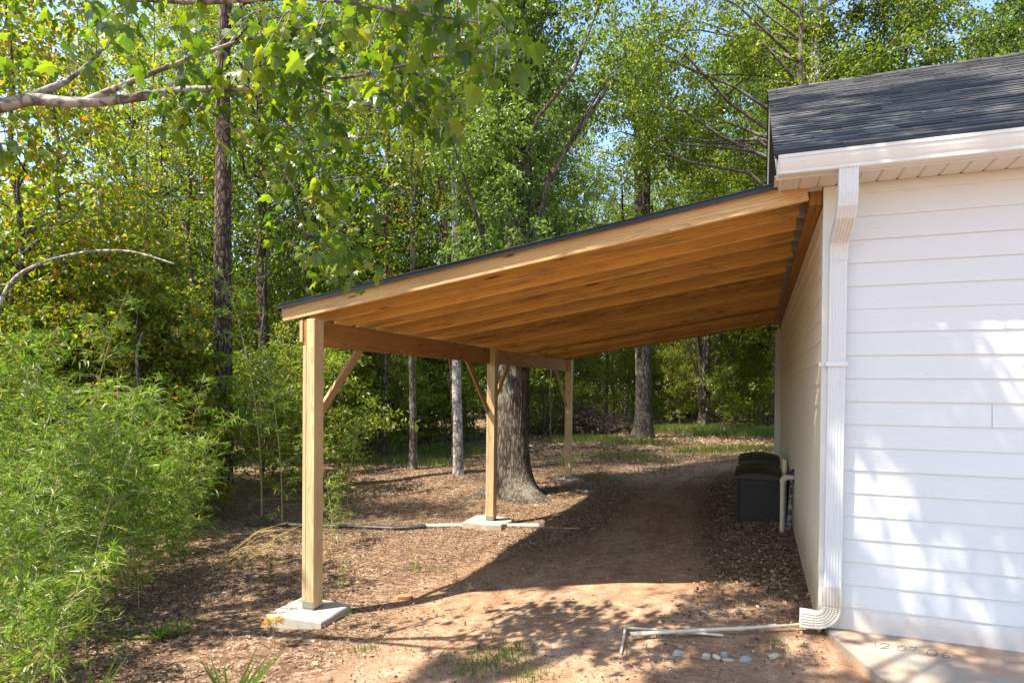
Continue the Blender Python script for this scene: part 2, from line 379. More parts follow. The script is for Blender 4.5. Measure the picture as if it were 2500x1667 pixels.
def norm(v): return v / (np.linalg.norm(v, axis=-1, keepdims=True) + 1e-9)
def leafmesh(P, U, N, L, W, mid=0.42, fold=0.12):
    """rhombus leaves folded along the midrib"""
    n = len(P); U = norm(U); S = norm(np.cross(U, N)); N = norm(np.cross(S, U))
    L = np.broadcast_to(L, n)[:, None]; W = np.broadcast_to(W, n)[:, None]
    l = P + U * L * mid + S * W * 0.5 + N * W * fold
    r = P + U * L * mid - S * W * 0.5 + N * W * fold
    tip = P + U * L - N * L * 0.08
    V = np.stack([P, l, tip, r], 1).reshape(-1, 3)
    k = np.arange(n)[:, None] * 4
    F = np.concatenate([k + np.array([[0, 2, 1]]), k + np.array([[0, 3, 2]])])
    return V, F
def rdir(n): return norm(rng.normal(size=(n, 3)))

# ------------------------------------------------------------------ ground
def sst(a, b, x):
    t = np.clip((x - a) / (b - a), 0, 1); return t * t * (3 - 2 * t)
_ph = rng.uniform(0, 6.28, 12)
def gz(x, y):
    x = np.asarray(x, float); y = np.asarray(y, float)
    z = np.interp(x, [-40, -9, -6, -4.5, -3.6, -2.9, -2.3, -1.7, -1.1, -0.5, 0.2, 4], [-.5, -.52, -.44, -.385, -.34, -.235, -.125, -.02, .065, .12, .15, .15])
    far = sst(5.5, 10.0, y); z = z + far * (1 - sst(13, 19, y)) * (0.17 * (1 - sst(-4.2, -2.5, x)))
    k = sst(8, 18, y); z = z * (1 - k) + k * np.interp(x, [-14, -8, -4, 2], [-.30, -.16, -.02, .02])
    z = z - 0.07 * (1 - sst(-1.9, -0.5, y)) * sst(-3.2, -1.2, x)
    z = z + 1.2 * sst(40, 120, np.hypot(x, y))
    amp = sst(0.15, 1.2, np.abs(x + 0.05))
    w = 0
    for i, (f, a) in enumerate(((0.9, .022), (1.7, .016), (3.3, .010), (6.1, .006))):
        w = w + a * np.sin(f * x + _ph[i] + 0.7 * np.sin(f * 0.6 * y)) * np.cos(f * 1.1 * y + _ph[i + 4])
    return z + w * amp
def litter_mask(x, y):
    x = np.asarray(x, float); y = np.asarray(y, float)
    track = np.exp(-((x + 1.75 + 0.06 * (y - 2)) / 0.75) ** 2) * (1 - sst(7, 11, y)) * sst(-1.2, 1.0, y)
    front = (1 - sst(-0.6, 1.2, y)) * sst(-4.4, -2.6, x)
    pale = np.exp(-((x + 2.3) / 2.2) ** 2 - ((y - 10.0) / 1.6) ** 2) * 0.8
    mid = np.exp(-((x + 3.0) / 1.3) ** 2 - ((y - 0.9) / 1.9) ** 2) * 0.62
    return np.clip(0.92 - 0.85 * track - 0.55 * front - pale - mid, 0.10, 1)
def axis_pts(a, b, st, far, n):
    g = np.geomspace(1, far, n)
    return np.concatenate([a - g[::-1], np.arange(a, b + 1e-6, st), b + g])
gx = axis_pts(-12, 3, 0.1, 260, 26); gy = axis_pts(-5, 16, 0.1, 260, 26)
X, Y = np.meshgrid(gx, gy, indexing='ij'); Z = gz(X, Y)
nx, ny = X.shape
k = (np.arange(nx - 1)[:, None] * ny + np.arange(ny - 1)[None]).ravel()
gob = mk('ground', np.stack([X, Y, Z], -1).reshape(-1, 3), [np.stack([k, k + ny, k + ny + 1, k + 1], -1)], M_GROUND, smooth=True, attr=('litter', litter_mask(X, Y)))
gob['kind'] = 'structure'

# ------------------------------------------------------------------ leaf litter, grass (stuff)
def scatter_litter():
    Ps = []; Ls = []
    def region(n, x0, x1, y0, y1, l0, l1, pw=1.0):
        x = rng.uniform(x0, x1, n); y = rng.uniform(y0, y1, n)
        pn = np.sin(2.1 * x + 1.3 * np.sin(1.7 * y)) * np.sin(1.9 * y + 0.8 * np.sin(2.3 * x)) + 0.6 * np.sin(5.3 * x + 2 * np.sin(3.1 * y)) * np.sin(4.7 * y + 1.0)
        keep = rng.random(n) < (litter_mask(x, y) ** pw) * (0.30 + 0.70 * sst(-0.7, 0.5, pn + 1.2 * (l0 > 0.06)))
        keep &= ~((x > -0.09) & (y > -0.6) & (y < 8.6)) & ~((x > -0.03) & (y <= -0.5))
        keep &= ~((np.abs(x + 4.49) < 0.34) & (np.min([np.abs(y - q) for q in (-.49, 3.93, 8.39)], 0) < 0.36))
        x, y = x[keep], y[keep]
        Ps.append(np.stack([x, y, gz(x, y)], -1)); Ls.append(rng.uniform(l0, l1, len(x)))
    region(120000, -8.5, -0.03, -2.8, 6, 0.012, 0.034, 1.1); region(2600, -8.5, -0.03, -2.8, 6, 0.04, 0.075, 1.0)
    region(62000, -11, -0.03, 6, 14, 0.02, 0.052)
    region(26000, -18, 4, 14, 36, 0.08, 0.16)
    region(4500, -1.0, -0.09, -0.5, 8, 0.02, 0.055, 0.3)
    P = np.vstack(Ps); L = np.concatenate(Ls); n = len(P)
    P[:, 2] += rng.uniform(0.001, 0.026, n)
    U = rdir(n); U[:, 2] *= 0.3; N = np.array([0, 0, 1.0]) + rng.normal(size=(n, 3)) * 0.6
    V, F = leafmesh(P, U, N, L, L * rng.uniform(0.35, 0.75, n), 0.5, rng.uniform(-0.25, 0.35, n)[:, None])
    o = mk('leaf_litter', V, [F], M_LITTER); o['kind'] = 'stuff'
    # twigs
    mb = MB(); m = 1100
    x = rng.uniform(-9, -0.3, m); y = rng.uniform(-2.4, 12, m)
    for i in range(m):
        if rng.random() > litter_mask(x[i], y[i]) + 0.15: continue
        a = rng.uniform(0, 6.28); l = rng.uniform(0.06, 0.3); p = np.array([x[i], y[i], gz(x[i], y[i]) + 0.012])
        d = np.array([math.cos(a), math.sin(a), 0.06])
        mb.tube([p, p + d * l * 0.5 + [0, 0, rng.uniform(0, .02)], p + d * l], [0.004, 0.0035, 0.002], 4, False)
    o = mb.build('twigs', M_DEBRIS); o['kind'] = 'stuff'
scatter_litter()

def blades(x, y, h0, h1, name, material, w=0.006, lean=0.5):
    n = len(x); P = np.stack([x, y, gz(x, y) - 0.01], -1)
    L = rng.uniform(h0, h1, n); a = rng.uniform(0, 6.28, n)
    D = np.stack([np.cos(a), np.sin(a), np.zeros(n)], -1) * rng.uniform(0.1, lean, n)[:, None] + np.array([0, 0, 1.0])
    V, F = leafmesh(P, D, rdir(n), L, w, 0.35, 0.1)
    o = mk(name, V, [F], material); o['kind'] = 'stuff'; return o
def patch(spots):
    xs = []; ys = []
    for (cx, cy, sx, sy, n) in spots:
        xs.append(rng.normal(cx, sx, n)); ys.append(rng.normal(cy, sy, n))
    return np.concatenate(xs), np.concatenate(ys)
far_spots = []
for (px, py, d, sx, sy, n) in ((1440, 1052, 24, 0.8, 0.5, 1600), (1680, 1035, 30, 3.0, 0.9, 9000), (1800, 1045, 26, 1.6, 0.6, 3800), (1560, 1075, 22, 0.9, 0.35, 700), (1720, 1085, 19, 0.6, 0.3, 600), (1850, 1075, 19, 0.7, 0.3, 800), (1500, 1090, 18, 0.8, 0.4, 400), (1090, 1060, 21, 1.2, 0.6, 2500), (1000, 1085, 18, 0.8, 0.3, 900), (1480, 1150, 14.5, .25, .15, 40), (1610, 1118, 15, .3, .2, 60), (1370, 1120, 17, .2, .12, 90)):
    q = at(px, py, d); far_spots.append((q[0], q[1], sx, sy, n))
x, y = patch(far_spots); blades(x, y, 0.10, 0.32, 'grass', M_GRASS, 0.016, 0.6)
near_spots = []
for (px, py, n, s) in ((1180, 1620, 420, .16), (1250, 1600, 160, .10), (870, 1590, 40, .06), (1300, 1650, 120, .09), (1010, 1390, 60, .06), (900, 1590, 30, .05), (1560, 1570, 20, .1), (1075, 1400, 40, .12), (850, 1500, 30, .05), (2140, 1655, 90, .05), (1900, 1580, 30, .06), (800, 1360, 40, .05), (1650, 1330, 12, .1)):
    d = 5.0
    for _ in range(12):
        q = at(px, py, d); g = float(gz(q[0], q[1])); t = (g - CAM[2]) / (q[2] - CAM[2]); d *= t
    near_spots.append((q[0], q[1], s, s, n))
x, y = patch(near_spots); m_ = ~((x > 0.0) & (y < 0.1)); blades(x[m_], y[m_], 0.03, 0.11, 'grass_tufts', M_GRASS, 0.006, 1.0)

def ground_at(px, py):
    d = 8.0
    for _ in range(25):
        q = at(px, py, d); g = float(gz(q[0], q[1])); d *= 1 + 0.8 * ((g - CAM[2]) / (q[2] - CAM[2]) - 1)
    return np.array([q[0], q[1], float(gz(q[0], q[1]))])

# ------------------------------------------------------------------ garage
E_ = 0.1764; OVH = 0.40; WZ = 3.43; GD = 9.95; GX = 6.5
SL = (6.405 - 3.60) / (GD / 2 + 0.42)
gar = thing('garage', 'white lap-sided garage with dark shingle roof at the right edge', 'garage', (0, 0, 0))
def siding(name, length, T, z0, zoff, material, zt=WZ, joints=(), gable=None):
    """lapped planks; local (s along wall, o outward, z)"""
    mb = MB(); z = z0 + zoff - E_ if zoff else z0; 
    while z < zt - 0.005:
        a = max(z, z0); b = min(z + E_, zt)
        ob = 0.019; ot = 0.019 - (0.013 if name == "side_wall" else 0.010) * (b - a) / E_
        segs = [0.0] + [j for (jj, j) in joints if jj == int(round((z - z0) / E_))] + [length]
        for s0, s1 in zip(segs[:-1], segs[1:]):
            s0 += 0.0015 if s0 > 0 else 0; s1 -= 0.0015 if s1 < length else 0
            wob = rng.normal(0, 0.0012)
            V = np.array([[s0, ob + wob, a], [s1, ob + wob, a], [s1, ot, b + 0.004], [s0, ot, b + 0.004], [s0, 0.0, a], [s1, 0.0, a]])
            mb.add(T(V), [[[0, 1, 2, 3], [4, 5, 1, 0]]])
        z += E_
    mb.add(T(np.array([[0, 0, z0], [length, 0, z0], [length, 0, zt], [0, 0, zt]])), [[[0, 1, 2, 3]]])
    return mb.build(name, material, gar)
Tf = lambda V: np.stack([V[:, 0] + 0.088, -V[:, 1], V[:, 2]], -1)
siding('front_wall', GX - 0.088, Tf, 0.0, 0.0, M_SIDING, joints=((1, 2.4), (4, 1.9), (7, 0.62 + 1.4), (9, 1.0), (12, 2.2)))
Ts = lambda V: np.stack([-V[:, 1], GD - 0.09 - V[:, 0], V[:, 2]], -1)
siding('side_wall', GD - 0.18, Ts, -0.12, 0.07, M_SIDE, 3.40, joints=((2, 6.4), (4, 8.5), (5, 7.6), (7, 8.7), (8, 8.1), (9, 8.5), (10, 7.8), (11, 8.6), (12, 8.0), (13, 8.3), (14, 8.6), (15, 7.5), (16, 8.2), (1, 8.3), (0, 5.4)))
mb = MB()
mb.box((0.004, GD - 0.001, -0.1), (GX, GD + 0.01, 3.43)); mb.box((GX - 0.004, 0.003, -0.1), (GX + 0.01, GD - 0.003, 3.43))
mb.build('back_wall', M_SIDING, gar)
# gable triangles
zr = 6.405 - 0.16
for x0 in (-0.012, GX + 0.002):
    V = np.array([[x0, 0.0, 3.401], [x0, GD, 3.401], [x0, GD / 2, zr], [x0 + 0.012, 0.0, 3.401], [x0 + 0.012, GD, 3.401], [x0 + 0.012, GD / 2, zr]])
    mb = MB(); mb.add(V, [[[0, 1, 2], [3, 5, 4]], [[0, 2, 5, 3], [1, 4, 5, 2]]]); mb.build('gable', M_SIDING, gar)
# corner boards
mb = MB(); mb.box((-0.026, -0.028, 0.0), (0.088, -0.002, 3.428), 0.003); mb.build('corner_board', M_TRIM, gar)
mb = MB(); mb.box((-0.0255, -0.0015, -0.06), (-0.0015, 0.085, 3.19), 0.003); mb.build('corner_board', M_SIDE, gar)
mb = MB(); mb.box((-0.13, GD - 0.088, -0.05), (-0.03, GD - 0.01, 3.18), 0.006); mb.box((-0.0295, GD - 0.085, -0.05), (-0.0015, GD, 3.19), 0.003)
mb.build('rear_downspout', M_TRIM, gar)
# small wall box
mb = MB(); mb.box((-0.062, 8.85, 0.92), (-0.022, 9.1, 1.27), 0.006); o = mb.build('outlet_box', M_TRIM, gar)
mb = MB(); mb.box((-0.070, 8.875, 0.95), (-0.0625, 9.075, 1.24), 0.003); mb.build('cover', M_TRIM, o)
# soffit with grooves
mb = MB()
x = -0.33
while x < GX:
    w = 0.135; x1 = min(x + w - 0.022, GX)
    mb.add([[x, -0.33, WZ], [x1, -0.33, WZ], [x1, -0.0285, WZ], [x, -0.0285, WZ]], [[[0, 3, 2, 1]]])
    mb.add([[x1, -0.33, WZ], [x1 + 0.011, -0.33, WZ + 0.012], [x1 + 0.011, -0.0285, WZ + 0.012], [x1, -0.0285, WZ]], [[[0, 3, 2, 1]]])
    mb.add([[x1 + 0.011, -0.33, WZ + 0.012], [x1 + 0.022, -0.33, WZ], [x1 + 0.022, -0.0285, WZ], [x1 + 0.011, -0.0285, WZ + 0.012]], [[[0, 3, 2, 1]]])
    x += w
mb.box((-0.385, -0.325, WZ + 0.02), (GX, 0.10, WZ + 0.03), 0.001)
mb.build('soffit', M_SOFFIT, gar)
mb = MB()
mb.box((-0.352, -0.33, WZ - 0.012), (-0.3305, 0.045, WZ + 0.075), 0.003); mb.box((-0.330, 0.02, WZ - 0.012), (-0.028, 0.045, WZ + 0.018), 0.003)
mb.build('soffit_trim', M_SOFFIT, gar)
mb = MB(); mb.box((-0.372, -0.352, WZ - 0.01), (GX, -0.3305, 3.60), 0.003); mb.build('fascia', M_TRIM, gar)
# gutter: K profile swept along x
prof = np.array([[-.354, 3.555], [-.354, 3.428], [-.44, 3.428], [-.448, 3.434], [-.448, 3.452], [-.444, 3.456], [-.452, 3.475], [-.462, 3.51], [-.464, 3.538], [-.470, 3.54], [-.470, 3.562], [-.462, 3.566], [-.455, 3.562]])
g0, g1 = -0.357, GX
Vv = np.vstack([np.column_stack([np.full(len(prof), gx_), prof]) for gx_ in (g0, g1)]); n = len(prof)
q = np.arange(n - 1); mb = MB(); mb.add(Vv, [np.stack([q, q + 1, q + 1 + n, q + n], -1)])
mb.add(Vv + np.array([0, 0.0015, 0.0015]), [np.stack([q + n, q + 1 + n, q + 1, q], -1)])
gut = mb.build('gutter', M_TRIM, gar)
mb = MB(); capV = np.column_stack([np.full(n, g0 - 0.001), prof]); capV2 = capV - [0.006, 0, 0]
mb.add(np.vstack([capV, capV2]), [np.stack([q, q + n, q + 1 + n, q + 1], -1), np.arange(n)[None], (np.arange(n) + n)[None][:, ::-1]]); mb.build('end_cap', M_TRIM, gut)
# rake boards
for sgn in (1, -1):
    for xx in (-0.372, GX + 0.33):
        y0, y1 = (-0.36, GD / 2) if sgn > 0 else (GD + 0.36, GD / 2)
        zb0 = 3.60 - 0.18 + 0.02; zb1 = 3.60 + SL * (GD / 2 + 0.42) - 0.17
        V = np.array([[xx, y0, zb0], [xx, y1, zb1], [xx, y1, zb1 + 0.15], [xx, y0, zb0 + 0.15]])
        V = np.vstack([V, V + [0.02, 0, 0]])
        mb = MB(); mb.add(V, [[[0, 1, 2, 3], [7, 6, 5, 4], [0, 4, 5, 1], [3, 2, 6, 7], [0, 3, 7, 4], [1, 5, 6, 2]]]); mb.build('rake_board', M_TRIM, gar)
# roof: deck + shingle tabs + ridge cap
def roofpt(x, s, h, back=False):
    """s along slope from eave, h above plane"""
    c, sn = math.cos(math.atan(SL)), math.sin(math.atan(SL))
    yy = -0.42 + s * c - h * sn; zz = 3.60 + s * sn + h * c
    return np.stack([x, (GD - yy) if back else yy, zz], -1)
SLEN = (GD / 2 + 0.42) / math.cos(math.atan(SL))
mb = MB()
for back in (False, True):
    c8 = np.array([[-0.385, 0], [GX + 0.36, 0], [GX + 0.36, SLEN], [-0.385, SLEN]])
    V = np.vstack([roofpt(c8[:, 0], c8[:, 1], -0.002, back), roofpt(c8[:, 0], c8[:, 1], -0.045, back)])
    F = np.array([[0, 1, 2, 3], [7, 6, 5, 4], [0, 4, 5, 1], [3, 2, 6, 7], [0, 3, 7, 4], [1, 5, 6, 2]])
    mb.add(V, [F if not back else F[:, ::-1]])
roof = mb.build('roof', M_BLACK, gar)
mb = MB()
for back in (False, True):
    rows = int(SLEN / 0.143) + 1
    for r in range(rows):
        x = -0.395 - rng.uniform(0, 0.15)
        while x < GX + 0.36:
            w = rng.uniform(0.10, 0.34); xa, xb = max(x, -0.395), min(x + w, GX + 0.36); x += w
            if xb - xa < 0.01: continue
            s0 = r * 0.143 - 0.02 + rng.normal(0, 0.003); s1 = min(s0 + 0.30, SLEN)
            if s1 <= s0: continue
            t = rng.choice([0.006, 0.010], p=[0.6, 0.4]) + rng.uniform(0, 0.002) + (0.008 if rng.random() < 0.008 else 0)
            b0 = 0.004 * 2
            xs = np.array([xa, xb, xb, xa]); ss = np.array([s0, s0, s1, s1])
            top = roofpt(xs, ss, np.array([b0 + t, b0 + t, 0.003, 0.003]), back); bot = roofpt(xs, ss, np.array([b0 - 0.004, b0 - 0.004, 0.0, 0.0]), back)
            V = np.vstack([top, bot]); F = np.array([[0, 1, 2, 3], [4, 5, 1, 0], [5, 6, 2, 1], [7, 4, 0, 3]])
            mb.add(V, [F if not back else F[:, ::-1]])
mb.build('shingles', M_SHING, roof)
mb = MB(); x = -0.40; zrp = roofpt(np.array([0.]), np.array([SLEN]), 0)[0, 2]
while x < GX + 0.36:
    a = 0.155; t = rng.uniform(0.020, 0.03)
    V = np.array([[x, GD / 2 - a, zrp - a * SL + 0.016], [x, GD / 2, zrp + t], [x, GD / 2 + a, zrp - a * SL + 0.016]])
    V = np.vstack([V, V + [0.26, 0, -0.012]]); V = np.vstack([V, V - [0, 0, 0.014]])
    mb.add(V, [[[0, 3, 4, 1], [1, 4, 5, 2], [6, 0, 1, 7], [7, 1, 2, 8], [6, 9, 3, 0], [2, 5, 11, 8]]]); x += 0.143
mb.build('ridge_cap', M_SHING, roof)
# drip edge along the eave and rake
mb = MB(); mb.box((-0.392, -0.455, 3.572), (GX, -0.425, 3.592), 0.002)
mb.build('drip_edge', M_BLACK, roof)
# downspout: ribbed rectangular section swept on a path
def ribbed(path, w, d, name, parent, material, U, flip=None):
    """section: width along U, depth along the path normal; ribs on the front"""
    path = np.asarray(path, float); m = len(path)
    t = norm(np.gradient(path, axis=0)); U = np.array(U, float)
    Nn = norm(np.cross(t, np.broadcast_to(U, t.shape)))
    k = 5; xs = []; 
    front = []
    front.append((-w / 2, 0.0)); front.append((-w / 2, d - 0.006)); front.append((-w / 2 + 0.006, d))
    for i in range(k):
        c = (-0.5 + (i + 0.5) / k) * (w - 0.02)
        front += [(c - 0.008, d), (c - 0.004, d - 0.006), (c + 0.004, d - 0.006), (c + 0.008, d)]
    front += [(w / 2 - 0.006, d), (w / 2, d - 0.006), (w / 2, 0.0)]
    S = np.array(front); n = len(S)
    V = (path[:, None] + S[None, :, 0:1] * U[None, None] + S[None, :, 1:2] * Nn[:, None]).reshape(-1, 3)
    i = np.arange(m - 1)[:, None] * n; j = np.arange(n)[None]; j2 = (j + 1) % n
    F = np.stack([i + j, i + j2, i + n + j2, i + n + j], -1).reshape(-1, 4)
    mbb = MB(); mbb.add(V, [F]); return mbb.build(name, material, parent)
XD = 0.072
pipe = [(XD + 0.006 * (z - 1.5) / 1.5, -0.0285, z) for z in np.linspace(0.22, 3.0, 8)]
ds = ribbed(pipe[::-1], 0.122, 0.078, 'downspout', gar, M_SPOUT, (1, 0, 0))
el = [(XD + 0.028, -0.36, 3.44), (XD + 0.028, -0.362, 3.36), (XD + 0.028, -0.362, 3.26), (XD + 0.026, -0.35, 3.20), (XD + 0.022, -0.31, 3.15), (XD + 0.018, -0.24, 3.11), (XD + 0.012, -0.15, 3.06), (XD + 0.008, -0.085, 3.02), (XD + 0.006, -0.052, 2.97), (XD + 0.006, -0.032, 2.90), (XD + 0.006, -0.0305, 2.84)]
ribbed(el, 0.127, 0.082, 'elbow', ds, M_SPOUT, (1, 0, 0))
mbe = MB(); path = []; rr = 0.118; cx, cz = XD - 0.008 - rr, 0.062 + rr
for i in range(29):
    a = i / 28 * math.pi / 2
    path.append((cx + rr * math.cos(a), cz - rr * math.sin(a), (1.0 if i % 2 else 0.93)))
hw = 0.066
sect = [(-hw, 0.0), (-hw + 0.006, 0.006), (hw - 0.006, 0.006), (hw, 0.0), (hw, -0.068), (hw - 0.006, -0.076)]
for i in range(5):
    c = 0.040 - i * 0.020; sect += [(c + 0.007, -0.076), (c + 0.003, -0.067), (c - 0.003, -0.067), (c - 0.007, -0.076)]
sect += [(-hw + 0.006, -0.076), (-hw, -0.068)]
V = []
stn = [(XD - 0.008, 0.34, 1.03), (XD - 0.008, 0.20, 1.03)] + path + [(cx - 0.015, 0.062, 1.0), (cx - 0.075, 0.063, 1.0), (cx - 0.105, 0.064, 1.0)]
for i, (px_, pz_, sc) in enumerate(stn):
    if i < 2: nx_, nz_ = 1, 0
    elif i < 31: a = (i - 2) / 28 * math.pi / 2; nx_, nz_ = math.cos(a), -math.sin(a)
    else: nx_, nz_ = 0, -1
    for (u, v) in sect: V.append((px_ + nx_ * u * sc, -0.031 + v * sc * 1.04, pz_ + nz_ * u * sc))
n = len(sect); m = len(V) // n
i = np.arange(m - 1)[:, None] * n; j = np.arange(n)[None]; j2 = (j + 1) % n
mbe.add(V, [np.stack([i + j, i + j2, i + n + j2, i + n + j], -1).reshape(-1, 4)[:, ::-1]])
mbe.add(np.array(V[-n:]) * [1, 0.97, 1] + [0.03, 0, 0], [np.arange(n)[None]])
mbe.build('elbow', M_ELBOW, ds)
mb = MB(); mb.box((-0.004, -0.1165, 2.03), (0.146, -0.1125, 2.065), 0.001); mb.box((-0.045, -0.034, 2.03), (-0.004, -0.030, 2.065), 0.001); mb.box((-0.004, -0.1125, 2.03), (-0.001, -0.030, 2.065), 0.001); mb.box((0.1425, -0.1125, 2.03), (0.1455, -0.030, 2.065), 0.001)
mb.build('strap', M_SPOUT, ds)

# slab in front of the garage, with the scratched date
mb = MB()
slab = np.array([[0.028, -0.002], [0.044, -0.125], [0.085, -0.30], [0.33, -1.0], [0.75, -2.2], [6.5, -2.2], [6.5, -0.002]])
ns = len(slab); top = np.column_stack([slab, np.full(ns, -0.004)]); c = slab.mean(0)
inn = np.column_stack([c + (slab - c) * 0.995, np.full(ns, 0.0)]); inn[:, 1] = np.minimum(inn[:, 1], -0.002)
bot = np.column_stack([slab - [[0.012, 0]] * ns, np.full(ns, -0.30)])
V = np.vstack([inn, top, bot]); j = np.arange(ns); j2 = (j + 1) % ns
mb.add(V, [j[None][:, ::-1], np.stack([j2, j, j + ns, j2 + ns], -1)[:, ::-1], np.stack([j2 + ns, j + ns, j + 2 * ns, j2 + 2 * ns], -1)[:, ::-1]])
sl = mb.build('pavement', M_SLAB); sl['kind'] = 'structure'
def onslab(px, py):
    v = FWD + RGT * (px - 1250) / FPX - UPV * (py - 833.5 - SHY) / FPX; t = (0.002 - CAM[2]) / v[2]; return CAM + v * t
def zz(x, y): return (2000 + x / 4.704, 1500 + y / 4.704)
def arc(cx, cy, rx, ry, a0, a1, n=14): return [(cx + rx * math.cos(R(a)), cy + ry * math.sin(R(a))) for a in np.linspace(a0, a1, n)]
strokes = [[(640, 312), (655, 375)], [(705, 340), (735, 326), (775, 326), (805, 342), (790, 360), (740, 374), (700, 384), (760, 384), (810, 379)],
           arc(948, 383, 48, 28, 0, 360), [(1030, 368), (1120, 372), (1110, 395), (1082, 418)], [(1145, 410), (1195, 414)], arc(1297, 436, 60, 37, 0, 360), [(1470, 432), (1430, 440), (1408, 462), (1425, 485), (1465, 492), (1500, 484), (1488, 470), (1450, 465), (1415, 472)]]
mb = MB()
for s in strokes:
    P = np.array([onslab(*zz(*p)) for p in s])
    mb.tube(P, 0.0016, 4, True)
mb.build('scratched_date', M_INK, sl, origin=(0, 0, 0))

G0 = CAM * 0.1
for o_ in (gar, sl): o_.location = tuple(G0); o_.scale = (0.9, 0.9, 0.9)

# ------------------------------------------------------------------ carport
XP, Y1, Y2, Y3, PW = -4.56, -0.564, 3.859, 8.325, 0.14
zr_ = lambda x: 2.469 + 0.155 * (x + 4.796)
car = thing('carport', 'open lean-to carport of new pine posts and rafters beside the garage', 'carport', (-2.4, 4.0, -0.3))
zb = {Y1: -0.295, Y2: -0.293, Y3: -0.196}
for yy, lean in ((Y1, 0), (Y2, 0.012), (Y3, 0.004)):
    mb = MB(); T = (lambda V, yy=yy, lean=lean: V + np.stack([lean * (V[:, 2] - 0.0) / 2.4, np.zeros(len(V)), np.zeros(len(V))], -1))
    mb.box((XP + 0.0425, yy, zb[yy] + 0.018), (XP + PW, yy + PW, 2.49), 0.005, T, 2)
    mb.box((XP, yy, zb[yy] + 0.0185), (XP + 0.042, yy + PW, 2.236), 0.005, T, 2)
    po = mb.build('post', M_POST, car)
    mb = MB(); mb.box((XP + 0.01, yy - 0.004, zb[yy] + 0.02), (XP + PW - 0.01, yy - 0.001, zb[yy] + 0.085), 0.001)
    mb.box((XP + 0.01, yy + PW + 0.001, zb[yy] + 0.02), (XP + PW - 0.01, yy + PW + 0.004, zb[yy] + 0.085), 0.001)
    mb.box((XP + 0.005, yy + 0.0, zb[yy] + 0.001), (XP + PW - 0.005, yy + PW, zb[yy] + 0.016), 0.001)
    mb.build('post_base', M_GALV, po)
mb = MB(); mb.box((XP + 0.0005, Y1 + 0.01, 2.24), (XP + 0.0415, Y2 + 0.07, 2.488), 0.004, None, 1); mb.build('beam', M_BEAM, car)
mb = MB(); mb.box((XP + 0.0005, Y2 + 0.072, 2.241), (XP + 0.0415, Y3 + PW, 2.488), 0.004, None, 1); mb.build('beam', M_FACE, car)
mb = MB(); mb.box((XP - 0.038, Y1 - 0.002, 2.27), (XP - 0.001, Y1 + 0.5, 2.475), 0.003, None, 1); mb.build('blocking', M_POST, car)
def brace(ya, za, yb, zb_, x0=XP + 0.002):
    d = np.array([0, yb - ya, zb_ - za]); L = np.linalg.norm(d); d /= L; e = np.array([0, -d[2], d[1]])
    T = lambda V: np.array([x0, ya, za]) + V[:, :1] * d + V[:, 1:2] * e + V[:, 2:3] * np.array([1, 0, 0])
    mb = MB(); mb.box((0, -0.044, 0), (L, 0.044, 0.038), 0.003, T, 0); mb.build('knee_brace', M_FACE, car)
brace(Y1 + PW - 0.03, 1.47, Y1 + PW + 0.78, 2.26); brace(Y2 + 0.03, 1.47, Y2 - 0.78, 2.26)
brace(Y2 + PW - 0.03, 1.47, Y2 + PW + 0.78, 2.26); brace(Y3 + 0.03, 1.47, Y3 - 0.78, 2.26)
# rafters
def slopeT(y0):
    d = norm(np.array([1, 0, 0.155])); e = norm(np.array([-0.155, 0, 1]))
    o = np.array([-4.796, y0, 2.469])
    return lambda V: o + V[:, :1] * d + V[:, 1:2] * np.array([0, 1, 0]) + V[:, 2:3] * e
LR = (4.796 - 0.163) * math.sqrt(1 + 0.155 ** 2)
for i in range(23):
    y0 = -0.566 + 0.4064 * i; mb = MB(); tw = rng.normal(0, 0.003)
    mb.box((0.0, tw, 0.0 + rng.uniform(0, .003)), (LR - (0 if i == 0 else 0.004), 0.041 + tw, 0.139), 0.005, slopeT(y0), 0)
    mb.build('rafter', M_FACE if i == 0 else M_RAFT, car)
# ledger
mb = MB()
for k_ in range(3): mb.box((-0.156 + k_ * 0.0395, -0.515 + 0.002 * k_, 3.165), (-0.1175 + k_ * 0.0395, 8.44, 3.40), 0.002, None, 1)
led = mb.build('ledger', M_BEAM, car)
for i in range(1, 23):
    y0 = -0.566 + 0.4064 * i; mb = MB()
    z0 = zr_(-0.17)
    mb.box((-0.205, y0 - 0.0035, z0 - 0.006), (-0.158, y0 - 0.001, z0 + 0.085), 0.0006); mb.box((-0.205, y0 + 0.039, z0 - 0.006), (-0.158, y0 + 0.0415, z0 + 0.085), 0.0006)
    mb.box((-0.205, y0 - 0.0035, z0 - 0.010), (-0.158, y0 + 0.0415, z0 - 0.0065), 0.0006)
    mb.box((-0.1595, y0 - 0.026, z0), (-0.157, y0 - 0.004, z0 + 0.09), 0.0006); mb.box((-0.1595, y0 + 0.042, z0), (-0.157, y0 + 0.064, z0 + 0.09), 0.0006)
    mb.build('joist_hanger', M_GALV, car)
LD = (4.796 - 0.02) * math.sqrt(1 + 0.155 ** 2)
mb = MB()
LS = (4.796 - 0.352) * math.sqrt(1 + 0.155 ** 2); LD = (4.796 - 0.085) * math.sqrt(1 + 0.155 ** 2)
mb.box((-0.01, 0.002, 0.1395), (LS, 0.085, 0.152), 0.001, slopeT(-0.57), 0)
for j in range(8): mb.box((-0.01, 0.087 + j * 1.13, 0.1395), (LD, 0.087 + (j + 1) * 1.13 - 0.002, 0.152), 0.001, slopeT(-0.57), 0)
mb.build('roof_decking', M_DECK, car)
mb = MB(); dk = slopeT(-0.57)
r = 0
